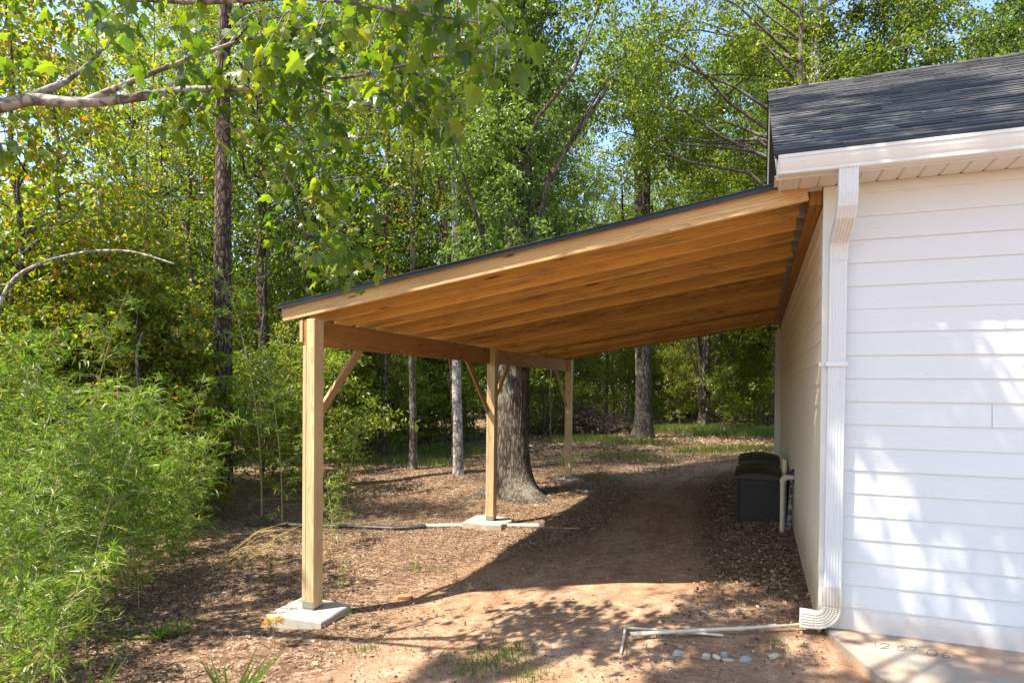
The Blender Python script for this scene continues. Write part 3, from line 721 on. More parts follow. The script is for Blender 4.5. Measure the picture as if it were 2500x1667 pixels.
while r * 0.143 < LD:
    yv = -0.03
    while yv < 9.14:
        w = rng.uniform(0.12, 0.34) if yv > 0 else 0.115; a = r * 0.143 - 0.015; b = min(a + 0.29, LD if yv > 0 else LS)
        if b > a: mb.box((a, yv, 0.1535 + 0.0), (b, min(yv + w, 9.15), 0.1535 + rng.uniform(0.005, 0.010) + 0.0002 * (r % 2)), 0.001, lambda V: dk(V + np.stack([0 * V[:, 0], 0 * V[:, 0], (b - V[:, 0]) / 0.29 * 0.006], -1)), 0)
        yv += w
    r += 1
mb.build('shingles', M_SHING, car)
mb = MB()
mb.box((-0.028, -0.036, 0.122), (LS, -0.031, 0.160), 0.001, dk); mb.box((-0.028, -0.0305, 0.1525), (LS, -0.0, 0.158), 0.001, dk); mb.box((-0.028, -0.045, 0.157), (LS, -0.033, 0.166), 0.002, dk)
mb.box((-0.034, -0.036, 0.122), (-0.029, 9.15, 0.160), 0.001, dk)
mb.build('drip_edge', M_BLACK, car)

# concrete pads
def pad(pts, z, h, label, jag=0.0):
    pts = np.array(pts, float); n0 = len(pts)
    dens = []
    for a, b in zip(pts, np.roll(pts, -1, 0)):
        for t in np.linspace(0, 1, 7)[:-1]: dens.append(a + (b - a) * t)
    pts = np.array(dens); n = len(pts); c = pts.mean(0)
    pts = pts + rng.normal(0, 0.004 + jag, (n, 2))
    V = np.vstack([np.column_stack([c + (pts - c) * 0.97, np.full(n, z) + rng.normal(0, 0.0015, n)]), np.column_stack([pts, np.full(n, z - 0.012)]), np.column_stack([c + (pts - c) * 1.01, np.full(n, z - h)])])
    j = np.arange(n); j2 = (j + 1) % n
    mb = MB(); mb.add(V, [j[None], np.stack([j, j + n, j2 + n, j2], -1), np.stack([j + n, j + 2 * n, j2 + 2 * n, j2 + n], -1)])
    o = mb.build('concrete_pad', M_PAD, None, (c[0], c[1], z - h)); return tag(o, label, 'concrete pad', 'concrete pads under the carport posts')
pad([(-4.775, -0.81), (-4.165, -0.775), (-4.20, -0.28), (-4.80, -0.24)], zb[Y1], 0.22, 'square pale concrete pad under the front carport post')
pad([(-4.86, 3.60), (-4.20, 3.66), (-4.18, 4.18), (-4.50, 4.30), (-4.88, 4.20)], zb[Y2], 0.22, 'rough-edged concrete pad under the middle post by white pipe', 0.012)
pad([(-4.78, 8.20), (-4.33, 8.12), (-4.22, 8.60), (-4.70, 8.72)], zb[Y3], 0.2, 'small far concrete pad under the rear carport post', 0.006)

# ------------------------------------------------------------------ deck boxes
def deck_box(x0, x1, y0, y1, z0, h, label, ribbed_lid):
    t = thing('deck_box', label, 'storage box', ((x0 + x1) / 2, (y0 + y1) / 2, z0), 'storage boxes against the side wall')
    mb = MB(); s = 0.02; n = 1
    V = np.array([[x0, y0, z0], [x1, y0, z0], [x1, y1, z0], [x0, y1, z0], [x0 + s, y0 + s, z0 + h], [x1 - s, y0 + s, z0 + h], [x1 - s, y1 - s, z0 + h], [x0 + s, y1 - s, z0 + h]])
    mb.add(V, [[[0, 1, 5, 4], [1, 2, 6, 5], [2, 3, 7, 6], [3, 0, 4, 7], [4, 5, 6, 7]]])
    mb.build('body', M_WEAVE, t)
    mb = MB()
    for xx in (x0 - 0.004, x1 - 0.036): mb.box((xx, y0 - 0.006, z0), (xx + 0.04, y0 + 0.03, z0 + h - 0.002), 0.008)
    mb.box((x0 - 0.003, y0 + 0.031, z0 + h - 0.05), (x0 + 0.022, y1 - 0.03, z0 + h - 0.003), 0.006)
    mb.box((x0 + 0.030, y0 - 0.005, z0 + h - 0.09), (x1 - 0.030, y0 + 0.026, z0 + h - 0.003), 0.006); mb.box((x0 + 0.030, y0 - 0.005, z0 + 0.01), (x1 - 0.030, y0 + 0.01, z0 + 0.06), 0.006)
    mb.build('frame', M_WEAVE, t)
    mb = MB(); nyy = 13; nxx = 25
    gx_ = np.linspace(x0 - 0.02, x1 + 0.02, nxx); gy_ = np.linspace(y0 - 0.025, y1 + 0.02, nyy)
    XX, YY = np.meshgrid(gx_, gy_, indexing='ij')
    u = (XX - x0) / (x1 - x0); v = (YY - y0) / (y1 - y0)
    ZZ = z0 + h + 0.035 + 0.075 * np.clip(1 - (2 * u - 1) ** 2, 0, 1) ** 0.8 * 0.6 + 0.05 * np.clip(v * 4, 0, 1) * np.clip((1 - v) * 6, 0, 1)
    if ribbed_lid: ZZ = ZZ + 0.006 * (np.arange(nxx)[:, None] % 2)
    V = np.stack([XX, YY, ZZ], -1).reshape(-1, 3); kk = (np.arange(nxx - 1)[:, None] * nyy + np.arange(nyy - 1)[None]).ravel()
    mb.add(V, [np.stack([kk, kk + nyy, kk + nyy + 1, kk + 1], -1)])
    b = np.concatenate([np.arange(nxx) * nyy, (nxx - 1) * nyy + np.arange(1, nyy), (np.arange(nxx - 1)[::-1]) * nyy + nyy - 1, np.arange(1, nyy - 1)[::-1]])
    Vb = V[b].copy(); Vb2 = Vb.copy(); Vb2[:, 2] = z0 + h + 0.004; nb = len(b); j = np.arange(nb); j2 = (j + 1) % nb
    mb.add(np.vstack([Vb, Vb2]), [np.stack([j, j + nb, j2 + nb, j2], -1), (j + nb)[None][:, ::-1]])
    mb.build('lid', M_LID, t)
    mb = MB(); c = (x0 + x1) / 2; mb.box((c - 0.07, y0 - 0.012, z0 + h - 0.055), (c + 0.08, y0 - 0.0055, z0 + h - 0.02), 0.004); mb.build('handle', M_LID, t)
deck_box(-0.735, -0.20, 3.36, 4.30, 0.09, 0.585, 'nearer dark woven resin storage box by the white pipe', False)
deck_box(-0.725, -0.19, 4.42, 5.42, 0.11, 0.63, 'farther brown storage box with a ribbed lid behind another box', True)

# ------------------------------------------------------------------ pipes by the wall and on the ground
def pipe_thing(name, label, cat, segs, material, group=None):
    """segs: list of (child name, path, radius, material)"""
    base = np.array(segs[0][1][0]); t = thing(name, label, cat, base, group)
    for (cn, P, r_, m_) in segs:
        mb = MB(); mb.tube(P, r_, 14); mb.build(cn, m_, t, smooth=False)
    return t
def bend(a, c, b, n=7):
    a, b, c = map(np.array, (a, b, c)); return [(1 - t) ** 2 * a + 2 * t * (1 - t) * c + t * t * b for t in np.linspace(0, 1, n)]
p0 = ground_at(1909, 1298); px0, py0 = p0[0], p0[1]; zt_ = p0[2] + 0.665
pipe_thing('pvc_pipe', 'white upright plastic pipe with an elbow into the side wall', 'pipe', [
    ('pipe', [(px0, py0, p0[2] - 0.05), (px0, py0, zt_ - 0.06)], 0.027, M_PVC),
    ('elbow', bend((px0, py0, zt_ - 0.07), (px0, py0, zt_), (px0 + 0.07, py0, zt_)), 0.034, M_PVC),
    ('pipe', [(px0 + 0.06, py0, zt_), (-0.07, py0, zt_)], 0.027, M_PVC)], M_PVC)
pipe_thing('grey_pipe', 'grey upright pipe with white top beside the storage box', 'pipe', [
    ('pipe', [(px0 + 0.035, py0 + 0.22, p0[2] - 0.05), (px0 + 0.03, py0 + 0.22, p0[2] + 0.72)], 0.024, M_GALV),
    ('pipe_top', [(px0 + 0.03, py0 + 0.22, p0[2] + 0.70), (px0 + 0.03, py0 + 0.22, p0[2] + 0.86)], 0.029, M_PVC)], M_PVC)
pipe_thing('black_pipe', 'leaning black pipe with flaking white paint by the wall', 'pipe', [
    ('pipe', [(px0 + 0.075, py0 + 0.07, p0[2] - 0.04), (px0 + 0.115, py0 + 0.10, p0[2] + 0.70)], 0.026, M_FLAKY),
    ('cap', [(px0 + 0.10, py0 + 0.10, p0[2] + 0.69), (px0 + 0.13, py0 + 0.10, p0[2] + 0.72), (px0 + 0.145, py0 + 0.10, p0[2] + 0.735)], 0.034, M_HDPE)], M_HDPE)
def gpath(pix, lift):
    out = []
    for (a, b) in pix:
        q = ground_at(a, b); q[2] += lift; out.append(q)
    return out
pw = gpath([(1037, 1288), (1090, 1287), (1150, 1287), (1210, 1287), (1290, 1287), (1330, 1288)], 0.03)
o = pipe_thing('drain_pipe', 'long white plastic pipe lying beside the middle pad', 'pipe', [('pipe', pw, 0.033, M_PVC)], M_PVC)
pb = gpath([(1040, 1289), (1000, 1292), (960, 1294), (900, 1291), (850, 1289), (800, 1288), (700, 1285), (600, 1284)], 0.025)
pipe_thing('corrugated_pipe', 'black drain hose on the leaves joining a white pipe', 'hose', [('hose', pb, 0.042, M_HDPE)], M_HDPE)
thin = gpath([(1330, 1289), (1370, 1290), (1415, 1292)], 0.012)
mbt = MB(); mbt.tube(thin, 0.008, 6); tag(mbt.build('cane', M_STRAW, None, thin[0]), 'thin dry cane lying in the shade past the white pipe', 'stick')
def fz(x, y): return (1480 + x / 4.2, 1500 + y / 4.2)
a = gpath([fz(195, 200)], 0.05)[0]; b = gpath([fz(150, 415)], 0.015)[0]; c = gpath([fz(1200, 240)], 0.02)[0]; c2 = gpath([fz(700, 215)], 0.035)[0]
pipe_thing('pvc_pipe', 'thin angled white pipe on red soil, bent into a corner', 'pipe', [('pipe', [b, b + (a - b) * 0.97], 0.009, M_PVC), ('pipe', [a + (c2 - a) * 0.02, c2, c], 0.009, M_PVC), ('elbow', [a + (b - a) * 0.09, a, a + (c2 - a) * 0.05], 0.012, M_PVC)], M_PVC, 'thin pipes on the soil')
d = [q for q in gpath([fz(390, 255), fz(800, 232), fz(1100, 215), fz(1350, 206), fz(1700, 182), fz(1990, 162)], 0.045)]
pipe_thing('pvc_pipe', 'thin straight white pipe ending under the downspout elbow', 'pipe', [('pipe', d, [0.014, 0.014, 0.014, 0.013, 0.010, 0.008], M_PVC), ('coupling', [d[3] + (d[2] - d[3]) * 0.0, d[3] + (d[4] - d[3]) * 0.16], 0.018, M_PVC), ('coupling', [d[4] + (d[3] - d[4]) * 0.12, d[4] + (d[5] - d[4]) * 0.15], 0.016, M_PVC), ('coupling', [d[0] + (d[1] - d[0]) * -0.35, d[0] + (d[1] - d[0]) * 0.02], 0.018, M_PVC)], M_PVC, 'thin pipes on the soil')

# stones in the foreground
def stone(px, py, sx, sy, sz, label, m=None, rot=0):
    q = ground_at(px, py) - np.array([0, 0, sz * 0.25]); sx *= 0.85; sy *= 0.85; n = 10; me = []
    th = np.linspace(0, 2 * math.pi, n, endpoint=False); rad = rng.uniform(0.75, 1.15, n)
    V = []
    for lv, (zf, rf) in enumerate(((-0.5, 0.9), (0.15, 1.0), (0.75, 0.75), (1.0, 0.35))):
        for i in range(n):
            rr_ = rf * rad[i] * rng.uniform(0.92, 1.06)
            V.append((rr_ * math.cos(th[i]) * sx, rr_ * math.sin(th[i]) * sy, zf * sz * rng.uniform(0.9, 1.05)))
    V = np.array(V); cr, sr = math.cos(rot), math.sin(rot)
    V = np.stack([V[:, 0] * cr - V[:, 1] * sr, V[:, 0] * sr + V[:, 1] * cr, V[:, 2]], -1) + q
    F = []
    for lv in range(3):
        for i in range(n): F.append([lv * n + i, lv * n + (i + 1) % n, lv * n + n + (i + 1) % n, lv * n + n + i])
    mb = MB(); mb.add(V, [F, (np.arange(n) + 3 * n)[None]])
    return tag(mb.build('stone', m or M_STONE, None, q), label, 'stone', 'stones in the washed-out gully')
M_STONE2 = plain('blue_grey_stone', (0.27, 0.285, 0.28), 0.9, 0.2, 0, 0.3, 14, 0.5)
M_STONE3 = plain('cream_stone', (0.52, 0.45, 0.34), 0.9, 0.2, 0, 0.2, 14, 0.5)
stone(*fz(1430, 460), 0.055, 0.03, 0.03, 'flat blue-grey stone in the gully below the thin pipes', M_STONE2, 0.3)
stone(*fz(1720, 430), 0.065, 0.028, 0.03, 'long cream stone nearest the concrete slab', M_STONE3, 0.75)
stone(*fz(1030, 440), 0.04, 0.03, 0.04, 'pointed grey stone at the left of the gully group', M_STONE)
stone(*fz(1215, 425), 0.03, 0.02, 0.045, 'small upright blue-grey stone among dead leaves', M_STONE2)
stone(*fz(1130, 440), 0.045, 0.02, 0.028, 'narrow tan stone between two grey stones', M_STONE3, -0.7)
stone(*fz(1250, 465), 0.055, 0.02, 0.018, 'low flat brownish stone in front of the upright stone', M_STONE, 0.2)
stone(*fz(735, 405), 0.06, 0.04, 0.035, 'mossy tan stone alone at the left of the others', M_STONE, 0.3)
stone(*fz(485, 585), 0.016, 0.012, 0.014, 'tiny white pebble on the red soil at the front', M_STONE3)
q = ground_at(988, 1462); mb = MB(); c_, s_ = math.cos(0.5), math.sin(0.5)
mb.box((-0.075, -0.04, -0.02), (0.075, 0.04, 0.045), 0.008, lambda V: np.stack([V[:, 0] * c_ - V[:, 1] * s_, V[:, 0] * s_ + V[:, 1] * c_, V[:, 2]], -1) + q)
tag(mb.build('brick', M_BRICK, None, q), 'small reddish brick lying in the front post\'s shadow', 'brick')

# ------------------------------------------------------------------ trees
def trunk_tube(mb, P, r, n=14, flare=0.0, lobes=5, seed=0, rough=0.05, butt=()):
    """tapered trunk with root flare; P path, r radii"""
    rg = np.random.default_rng(seed)
    P = np.asarray(P, float); m = len(P); th = np.linspace(0, 2 * math.pi, n, endpoint=False)
    base = P[0, 2] + 0.22; hz = P[:, 2] - base
    ph = rg.uniform(0, 6.28); am = 0.6 + 0.4 * rg.random(n)
    lob = (0.5 + 0.5 * np.cos(lobes * th + ph)) ** 1.5
    V = []
    ph2 = rg.uniform(0, 6.28, 3)
    for i in range(m):
        f = 1 + flare * np.exp(-max(hz[i], 0) / (0.28 + r[0] * 0.5)) * (0.35 + 1.3 * lob * am)
        for (t0, am0, hh, pw) in butt: f = f + am0 * math.exp(-max(hz[i], 0) / hh) * np.clip(np.cos(th - t0), 0, 1) ** pw
        rr_ = r[i] * f * (1 + rough * np.sin(3 * th + ph2[0] + hz[i] * 0.9) + rough * 0.7 * np.sin(5 * th + ph2[1] - hz[i] * 1.7) + rg.normal(0, rough * 0.25, n))
        V.append(P[i] + np.stack([rr_ * np.cos(th), rr_ * np.sin(th), np.zeros(n)], -1))
    V = np.vstack(V); i = np.arange(m - 1)[:, None] * n; j = np.arange(n)[None]; j2 = (j + 1) % n
    mb.add(V, [np.stack([i + j, i + j2, i + n + j2, i + n + j], -1).reshape(-1, 4)])
def wander(h, n, amp, lean=(0, 0), seed=0, z0=-0.3):
    rg = np.random.default_rng(seed); z = np.linspace(z0, h, n); t = np.clip(z / h, 0, 1)
    dx = np.cumsum(rg.normal(0, amp, n)) * t; dy = np.cumsum(rg.normal(0, amp, n)) * t
    return np.stack([dx + lean[0] * t * h, dy + lean[1] * t * h, z], -1)
def clump_leaves(centers, rad, per, L, W, droop=0.25, flat=0.75, sub=7):
    """hierarchical leaf clumps: centre > sprays > leaves"""
    nC = len(centers); rad = np.broadcast_to(rad, nC)
    sp = np.repeat(np.arange(nC), sub); ns_ = len(sp)
    d = rdir(ns_) * (rng.random(ns_) ** 0.45)[:, None] * rad[sp][:, None]; d[:, 2] *= flat
    spc = centers[sp] + d; out = norm(d + np.array([0, 0, -0.2]) * rad[sp][:, None])
    m = max(1, per // sub); li = np.repeat(np.arange(ns_), m); n = len(li)
    t = rng.random(n)[:, None]
    sr = 0.30 * rad[sp][li][:, None]
    P = spc[li] + out[li] * (t - 0.3) * sr * 1.6 + rng.normal(size=(n, 3)) * sr * np.array([0.55, 0.55, 0.35])
    U = out[li] * 0.6 + rng.normal(size=(n, 3)) * 0.7; U[:, 2] -= droop
    N = np.array([0, 0, 0.9]) + rng.normal(size=(n, 3)) * 0.55
    LL = rng.uniform(0.65, 1.25, n) * L
    return leafmesh(P, U, N, LL, LL * W, 0.42, 0.10)
def crown_centers(h, z0, rx, n, lean=(0, 0), top=1.0, shape=0.8):
    c = []
    while len(c) < n:
        u = rng.random(); z = z0 + (h - z0) * u
        prof = math.sin(math.pi * (0.12 + 0.85 * u)) ** shape if shape > 0 else (1 - 0.92 * u) ** (-shape)
        a = rng.uniform(0, 6.28); r_ = rx * prof * (rng.random() ** 0.5)
        c.append((r_ * math.cos(a) + lean[0] * z, r_ * math.sin(a) + lean[1] * z, z + rng.normal(0, 0.2)))
    return np.array(c)
PROTO = {}
def limbs(mb, path, r, cents, count, seed=0, rl=0.35):
    rg = np.random.default_rng(seed); idx = rg.permutation(len(cents))[:count]
    for i in idx:
        c = cents[i]; hz = np.clip(c[2] - np.linalg.norm(c[:2]) * rg.uniform(0.25, 0.7), path[2, 2], path[-1, 2])
        k_ = int(np.argmin(abs(path[:, 2] - hz))); s = path[k_]; dist = np.linalg.norm(c - s)
        mid1 = s + (c - s) * 0.35 + rg.normal(0, 0.05, 3) * dist + [0, 0, 0.08 * dist]; mid2 = s + (c - s) * 0.7 + rg.normal(0, 0.05, 3) * dist + [0, 0, 0.06 * dist]
        r0 = min(r[k_] * 0.6, 0.018 + 0.016 * dist)
        mb.tube([s, mid1, mid2, c], [r0, r0 * 0.7, r0 * 0.45, r0 * 0.18], 6, False)
def make_tree(key, h, z0, rx, nc, per, L, W, rtrunk, leafm, barkm, seed, lean=(0, 0), crad=(0.7, 1.3), flare=0.6, nl=26, amp=0.05, n=14, sub=7, droop=0.25, shape=0.8, cents=None, straight=1.0):
    """prototype meshes for one tree kind: trunk (with limbs) and crown"""
    path = wander(h * 0.96, 26, amp, lean, seed); t = np.clip(path[:, 2] / h, 0, 1)
    r_ = rtrunk * (1 - 0.86 * t ** straight) 
    low = np.array([-0.3, -0.05, 0.1, 0.25, 0.45, 0.8]); keep = path[:, 2] > 1.0
    Pl = np.column_stack([np.interp(low, path[:, 2], path[:, 0]), np.interp(low, path[:, 2], path[:, 1]), low]); rl = np.interp(low, path[:, 2], r_)
    P = np.vstack([Pl, path[keep]]); rr_ = np.concatenate([rl, r_[keep]])
    mb = MB(); trunk_tube(mb, P, rr_, n, flare, 5, seed)
    c = crown_centers(h, z0, rx, nc, lean, shape=shape) if cents is None else cents
    limbs(mb, P, rr_, c, nl, seed)
    V, F = clump_leaves(c, rng.uniform(crad[0], crad[1], len(c)), per, L, W, droop, 0.7, sub)
    PROTO[key] = (mb, V, F, leafm, barkm, {})
def place(key, name, label, loc, rot=0, s=1.0, group='trees of the wood', leafm=None, barkm=None, cat='tree'):
    mb, V, F, lm, bm, cache = PROTO[key]; lm = leafm or lm; bm = barkm or bm
    root = thing(name, label, cat, loc, group)
    ck = (lm.name, bm.name)
    if ck not in cache:
        tr = mk('trunk', np.vstack(mb.V), [np.vstack(v) for v in mb.F.values()], bm, None, (0, 0, 0), True); cr = mk('crown', V, [F], lm, None, (0, 0, 0))
        cache[ck] = (tr, cr)
    else:
        tr, cr = [x_.copy() for x_ in cache[ck]]; COL.objects.link(tr); COL.objects.link(cr)
    tr.parent = root; cr.parent = root
    root.rotation_euler = (0, 0, rot); root.scale = (s, s, s) if isinstance(s, (int, float)) else s
    return root
def col(px, d):
    q = at(px, 950, d); return (q[0], q[1], float(gz(q[0], q[1])))

# filler kinds
make_tree('broad_a', 13, 3.0, 3.0, 78, 270, 0.135, 0.52, 0.16, M_LEAF, M_GREYBARK, 1)
make_tree('broad_b', 15, 4.0, 3.4, 92, 360, 0.135, 0.50, 0.19, M_LEAFD, M_GREYBARK, 2)
make_tree('broad_c', 11, 1.6, 2.8, 62, 190, 0.125, 0.50, 0.12, M_LEAF, M_GREYBARK, 3, shape=-0.6)
make_tree('low_a', 9, 0.6, 2.8, 60, 190, 0.17, 0.55, 0.11, M_LEAF, M_GREYBARK, 61, shape=0.5)
make_tree('low_b', 8, 0.5, 2.6, 60, 190, 0.17, 0.55, 0.10, M_LEAF, M_GREYBARK, 62, shape=0.45)
make_tree('slim', 12, 4.5, 1.7, 40, 170, 0.11, 0.5, 0.09, M_LEAFY, M_GREYBARK, 4, amp=0.09)
make_tree('sapling', 5.0, 0.7, 1.25, 30, 170, 0.10, 0.5, 0.035, M_LEAF, M_TWIG, 5, crad=(0.35, 0.65), flare=0.2, nl=22, n=8)
make_tree('shrub', 2.4, 0.25, 1.3, 26, 230, 0.085, 0.5, 0.02, M_LEAF, M_TWIG, 6, crad=(0.3, 0.55), flare=0.1, nl=20, n=7, shape=0.45)
make_tree('vinebush', 5.2, 0.5, 1.5, 46, 200, 0.10, 0.75, 0.04, M_LEAFY, M_TWIG, 71, crad=(0.3, 0.55), flare=0.2, nl=26, n=8, droop=0.5, shape=-0.5)
make_tree('gum', 9.5, 1.0, 2.6, 50, 140, 0.125, 0.72, 0.10, M_LEAFY, M_TWIG, 8, crad=(0.5, 0.9), droop=0.5, shape=-0.6)
make_tree('bare_stem', 8.0, 5.0, 1.0, 12, 160, 0.10, 0.5, 0.055, M_LEAFD, M_TWIG, 9, amp=0.05, nl=8, n=8)

# individually built trunks -------------------------------------------------
# tall pine at the left
p = col(543, 14.0)
make_tree('pine', 17, 10.5, 2.6, 34, 260, 0.16, 0.14, 0.205, M_LEAFD, M_PINEBARK, 21, amp=0.018, flare=0.35, nl=18, straight=1.6)
place('pine', 'pine_tree', 'straight dark pine with plated bark behind the bamboo', p, 0.4, 1.0, None)
p = col(655, 17.5); make_tree('leaner', 14, 6.0, 2.4, 44, 170, 0.12, 0.5, 0.18, M_LEAF, M_PINEBARK, 22, lean=(-0.045, 0.0), amp=0.03, straight=1.3)
place('leaner', 'oak_tree', 'dark leaning trunk just right of the tall pine', p, 0.0, 1.0, None)
p = col(1120, 16.0); make_tree('palepole', 12, 7.0, 1.9, 32, 160, 0.11, 0.5, 0.125, M_LEAF, M_WHITEBARK, 23, lean=(-0.02, 0.0), amp=0.02, flare=0.35, straight=1.5)
place('palepole', 'birch_tree', 'slim pale-barked tree seen between the front and middle posts', p, 0.9, 1.0, None)
p = col(938, 19.0); place('slim', 'oak_tree', 'dark slim tree behind the knee brace of the front post', p, 1.0, 1.1, None, M_LEAFD, M_PINEBARK)
p = col(1120, 19.0); make_tree('curvy', 13, 8.0, 2.0, 34, 160, 0.12, 0.5, 0.13, M_LEAF, M_PINEBARK, 37, lean=(-0.07, 0.0), amp=0.07, straight=1.2)
place('curvy', 'oak_tree', 'crooked brown trunk leaning left above the carport roof', p, 0.0, 1.1, None)
# the big ivy-clad tree by the middle post
bt = (-5.28, 6.75, float(gz(-5.28, 6.75)))
zs = np.array([-0.3, -0.1, 0.0, 0.05, 0.1, 0.15, 0.2, 0.26, 0.32, 0.4, 0.48, 0.7, 1.0, 1.4, 1.9, 2.5, 3.3, 4.5, 6, 8, 10, 12, 14, 16])
Pb = np.stack([0.02 * zs + 0.03 * np.sin(zs * 0.7), 0.01 * zs, zs], -1) + np.array(bt)
rb = np.interp(zs, [-0.3, 0.5, 1.2, 2.5, 16], [0.385, 0.365, 0.335, 0.315, 0.12])
oak = thing('oak_tree', 'massive grey trunk with spreading roots behind the middle carport post', 'tree', bt)
mb = MB(); trunk_tube(mb, Pb, rb, 72, 0.40, 5, 77, 0.045, ((-0.48, 2.4, 0.20, 14), (-0.48, 0.55, 0.55, 5), (-1.2, 0.6, 0.22, 16), (0.5, 0.9, 0.2, 12), (-2.6, 0.8, 0.2, 12), (3.4, 0.8, 0.22, 12), (2.0, 0.7, 0.2, 12)))
for (ang, r_a, r_b, r0) in ((-0.50, 0.45, 1.65, 0.075), (-0.30, 0.4, 1.1, 0.06), (-2.6, 0.4, 1.1, 0.07), (0.5, 0.4, 1.0, 0.06)):
    pts = []
    for t in np.linspace(0, 1, 9):
        rad_ = r_a + (r_b - r_a) * t; a_ = ang + 0.10 * math.sin(t * 5)
        q = np.array([bt[0] + rad_ * math.cos(a_), bt[1] + rad_ * math.sin(a_), 0]); q[2] = float(gz(q[0], q[1])) + 0.035 * (1 - t) - 0.05 * t * t; pts.append(q)
    mb.tube(pts, r0 * (1 - 0.6 * np.linspace(0, 1, 9)), 10, False)
c = crown_centers(17, 6.5, 3.5, 58) + np.array(bt) - [0, 0, 0]
limbs(mb, Pb, rb * 0.4, c, 18, 5)
for (pa, pb_) in ((((1240, 400), (1390, 330), (1480, 345), (1600, 320), 13)), ((1300, 180), (1420, 150), (1500, 110), (1600, 90), 13)) if False else ():
    pass
mb.build('trunk', M_BIGBARK, oak, smooth=True)
V, F = clump_leaves(c, rng.uniform(0.7, 1.3, len(c)), 320, 0.11, 0.48, 0.3, 0.7, 7); mk('crown', V, [F], M_LEAFD, oak)
# ivy sheath
n = 330; zz_ = rng.uniform(2.9, 14.0, n); a_ = rng.uniform(0, 6.28, n); rr_ = rng.uniform(0.25, 1.0, n) * np.interp(zz_, [3, 4, 6, 8, 14], [1.45, 1.55, 1.25, 0.95, 0.75])
ci = np.stack([bt[0] + 0.02 * zz_ + rr_ * np.cos(a_), bt[1] + rr_ * np.sin(a_), zz_], -1)
V, F = clump_leaves(ci, rng.uniform(0.28, 0.6, n), 190, 0.10, 0.5, 0.45, 1.0, 6)
iv = thing('ivy_vine', 'bright leafy vine wrapped round the massive trunk above the carport roof', 'vine', bt)
mk('foliage', V, [F], M_IVY, iv)
mb = MB()
for s_i in range(9):
    a0 = rng.uniform(0, 6.28); zt2 = rng.uniform(7, 12); zz2 = np.linspace(0.1 if s_i < 2 else 2.6, zt2, 26)
    rr2 = np.interp(zz2, [0, 2.5, 16], [0.42, 0.335, 0.14])
    aa = a0 + 0.5 * np.sin(zz2 * 0.8 + s_i); mb.tube(np.stack([bt[0] + 0.02 * zz2 + rr2 * np.cos(aa), bt[1] + 0.01 * zz2 + rr2 * np.sin(aa), zz2 + bt[2]], -1), 0.016, 5, False)
mb.build('stem', M_TWIG, iv)

# trees seen through the carport
p = ground_at(1570, 1068)
make_tree('yard_oak', 15, 6.0, 3.4, 60, 240, 0.13, 0.5, 0.31, M_LEAFD, M_DARKBARK, 31, amp=0.02, flare=0.65, straight=1.2)
place('yard_oak', 'oak_tree', 'dark straight trunk with flared base standing in the far grass', p, 2.0, 1.0, None)
p = ground_at(1714, 1043)
fk = thing('forked_tree', 'forked tree with one pale limb at the edge of the far grass', 'tree', p)
mb = MB(); zs = np.linspace(-0.2, 1, 8)
hz = np.array([-0.3, 0, 0.2, 0.5, 1, 2, 3, 4.2, 5.5, 7.5, 10])
Pk = np.stack([p[0] + 0.055 * hz + 0.05 * np.sin(hz), p[1] + 0 * hz, p[2] + hz], -1); trunk_tube(mb, Pk, np.interp(hz, [0, 2, 10], [0.25, 0.22, 0.07]), 18, 0.6, 5, 41)
s0 = Pk[5]; mb.tube([s0, s0 + [-0.15, 0, 0.9], s0 + [-0.42, 0.05, 2.2], s0 + [-0.6, 0.1, 4.0], s0 + [-0.7, 0.1, 6]], [0.10, 0.095, 0.085, 0.07, 0.04], 10, False)
c = crown_centers(13, 4.6, 3.4, 62) + p; limbs(mb, Pk, np.interp(hz, [0, 2, 10], [0.12, 0.11, 0.06]), c, 14, 9)
mb.build('trunk', M_GREYBARK, fk, smooth=True)
V, F = clump_leaves(c, rng.uniform(0.7, 1.3, len(c)), 260, 0.14, 0.5); mk('crown', V, [F], M_LEAF, fk)
# pale tree above the garage ridge, grey one against the sky
p = col(1983, 24.0); make_tree('sycamore', 19, 10.5, 4.2, 85, 300, 0.15, 0.55, 0.36, M_LEAF, M_WHITEBARK, 33, amp=0.03, straight=1.5)
make_tree('high_oak', 18, 10.8, 3.3, 62, 300, 0.145, 0.5, 0.2, M_LEAF, M_GREYBARK, 81, amp=0.02, cents=crown_centers(18, 10.0, 3.8, 86) - np.array([3.9, 0, 0]))
place('high_oak', 'oak_tree', 'high-crowned tree closing the sky above the carport roof', col(1935, 20.5), 0.0, 1.0, None)
place('sycamore', 'sycamore_tree', 'white-barked tree rising behind the garage ridge', p, 0.6, 1.0, None)
p = col(1570, 27.0); make_tree('skygrey', 17, 10.5, 3.0, 30, 220, 0.14, 0.5, 0.30, M_LEAFD, M_GREYBARK, 34, amp=0.05, lean=(-0.03, 0), straight=1.4, nl=24)
place('skygrey', 'poplar_tree', 'thin-crowned grey tree with sky showing right of the ivy-clad trunk', p, 0.2, 1.0, None)

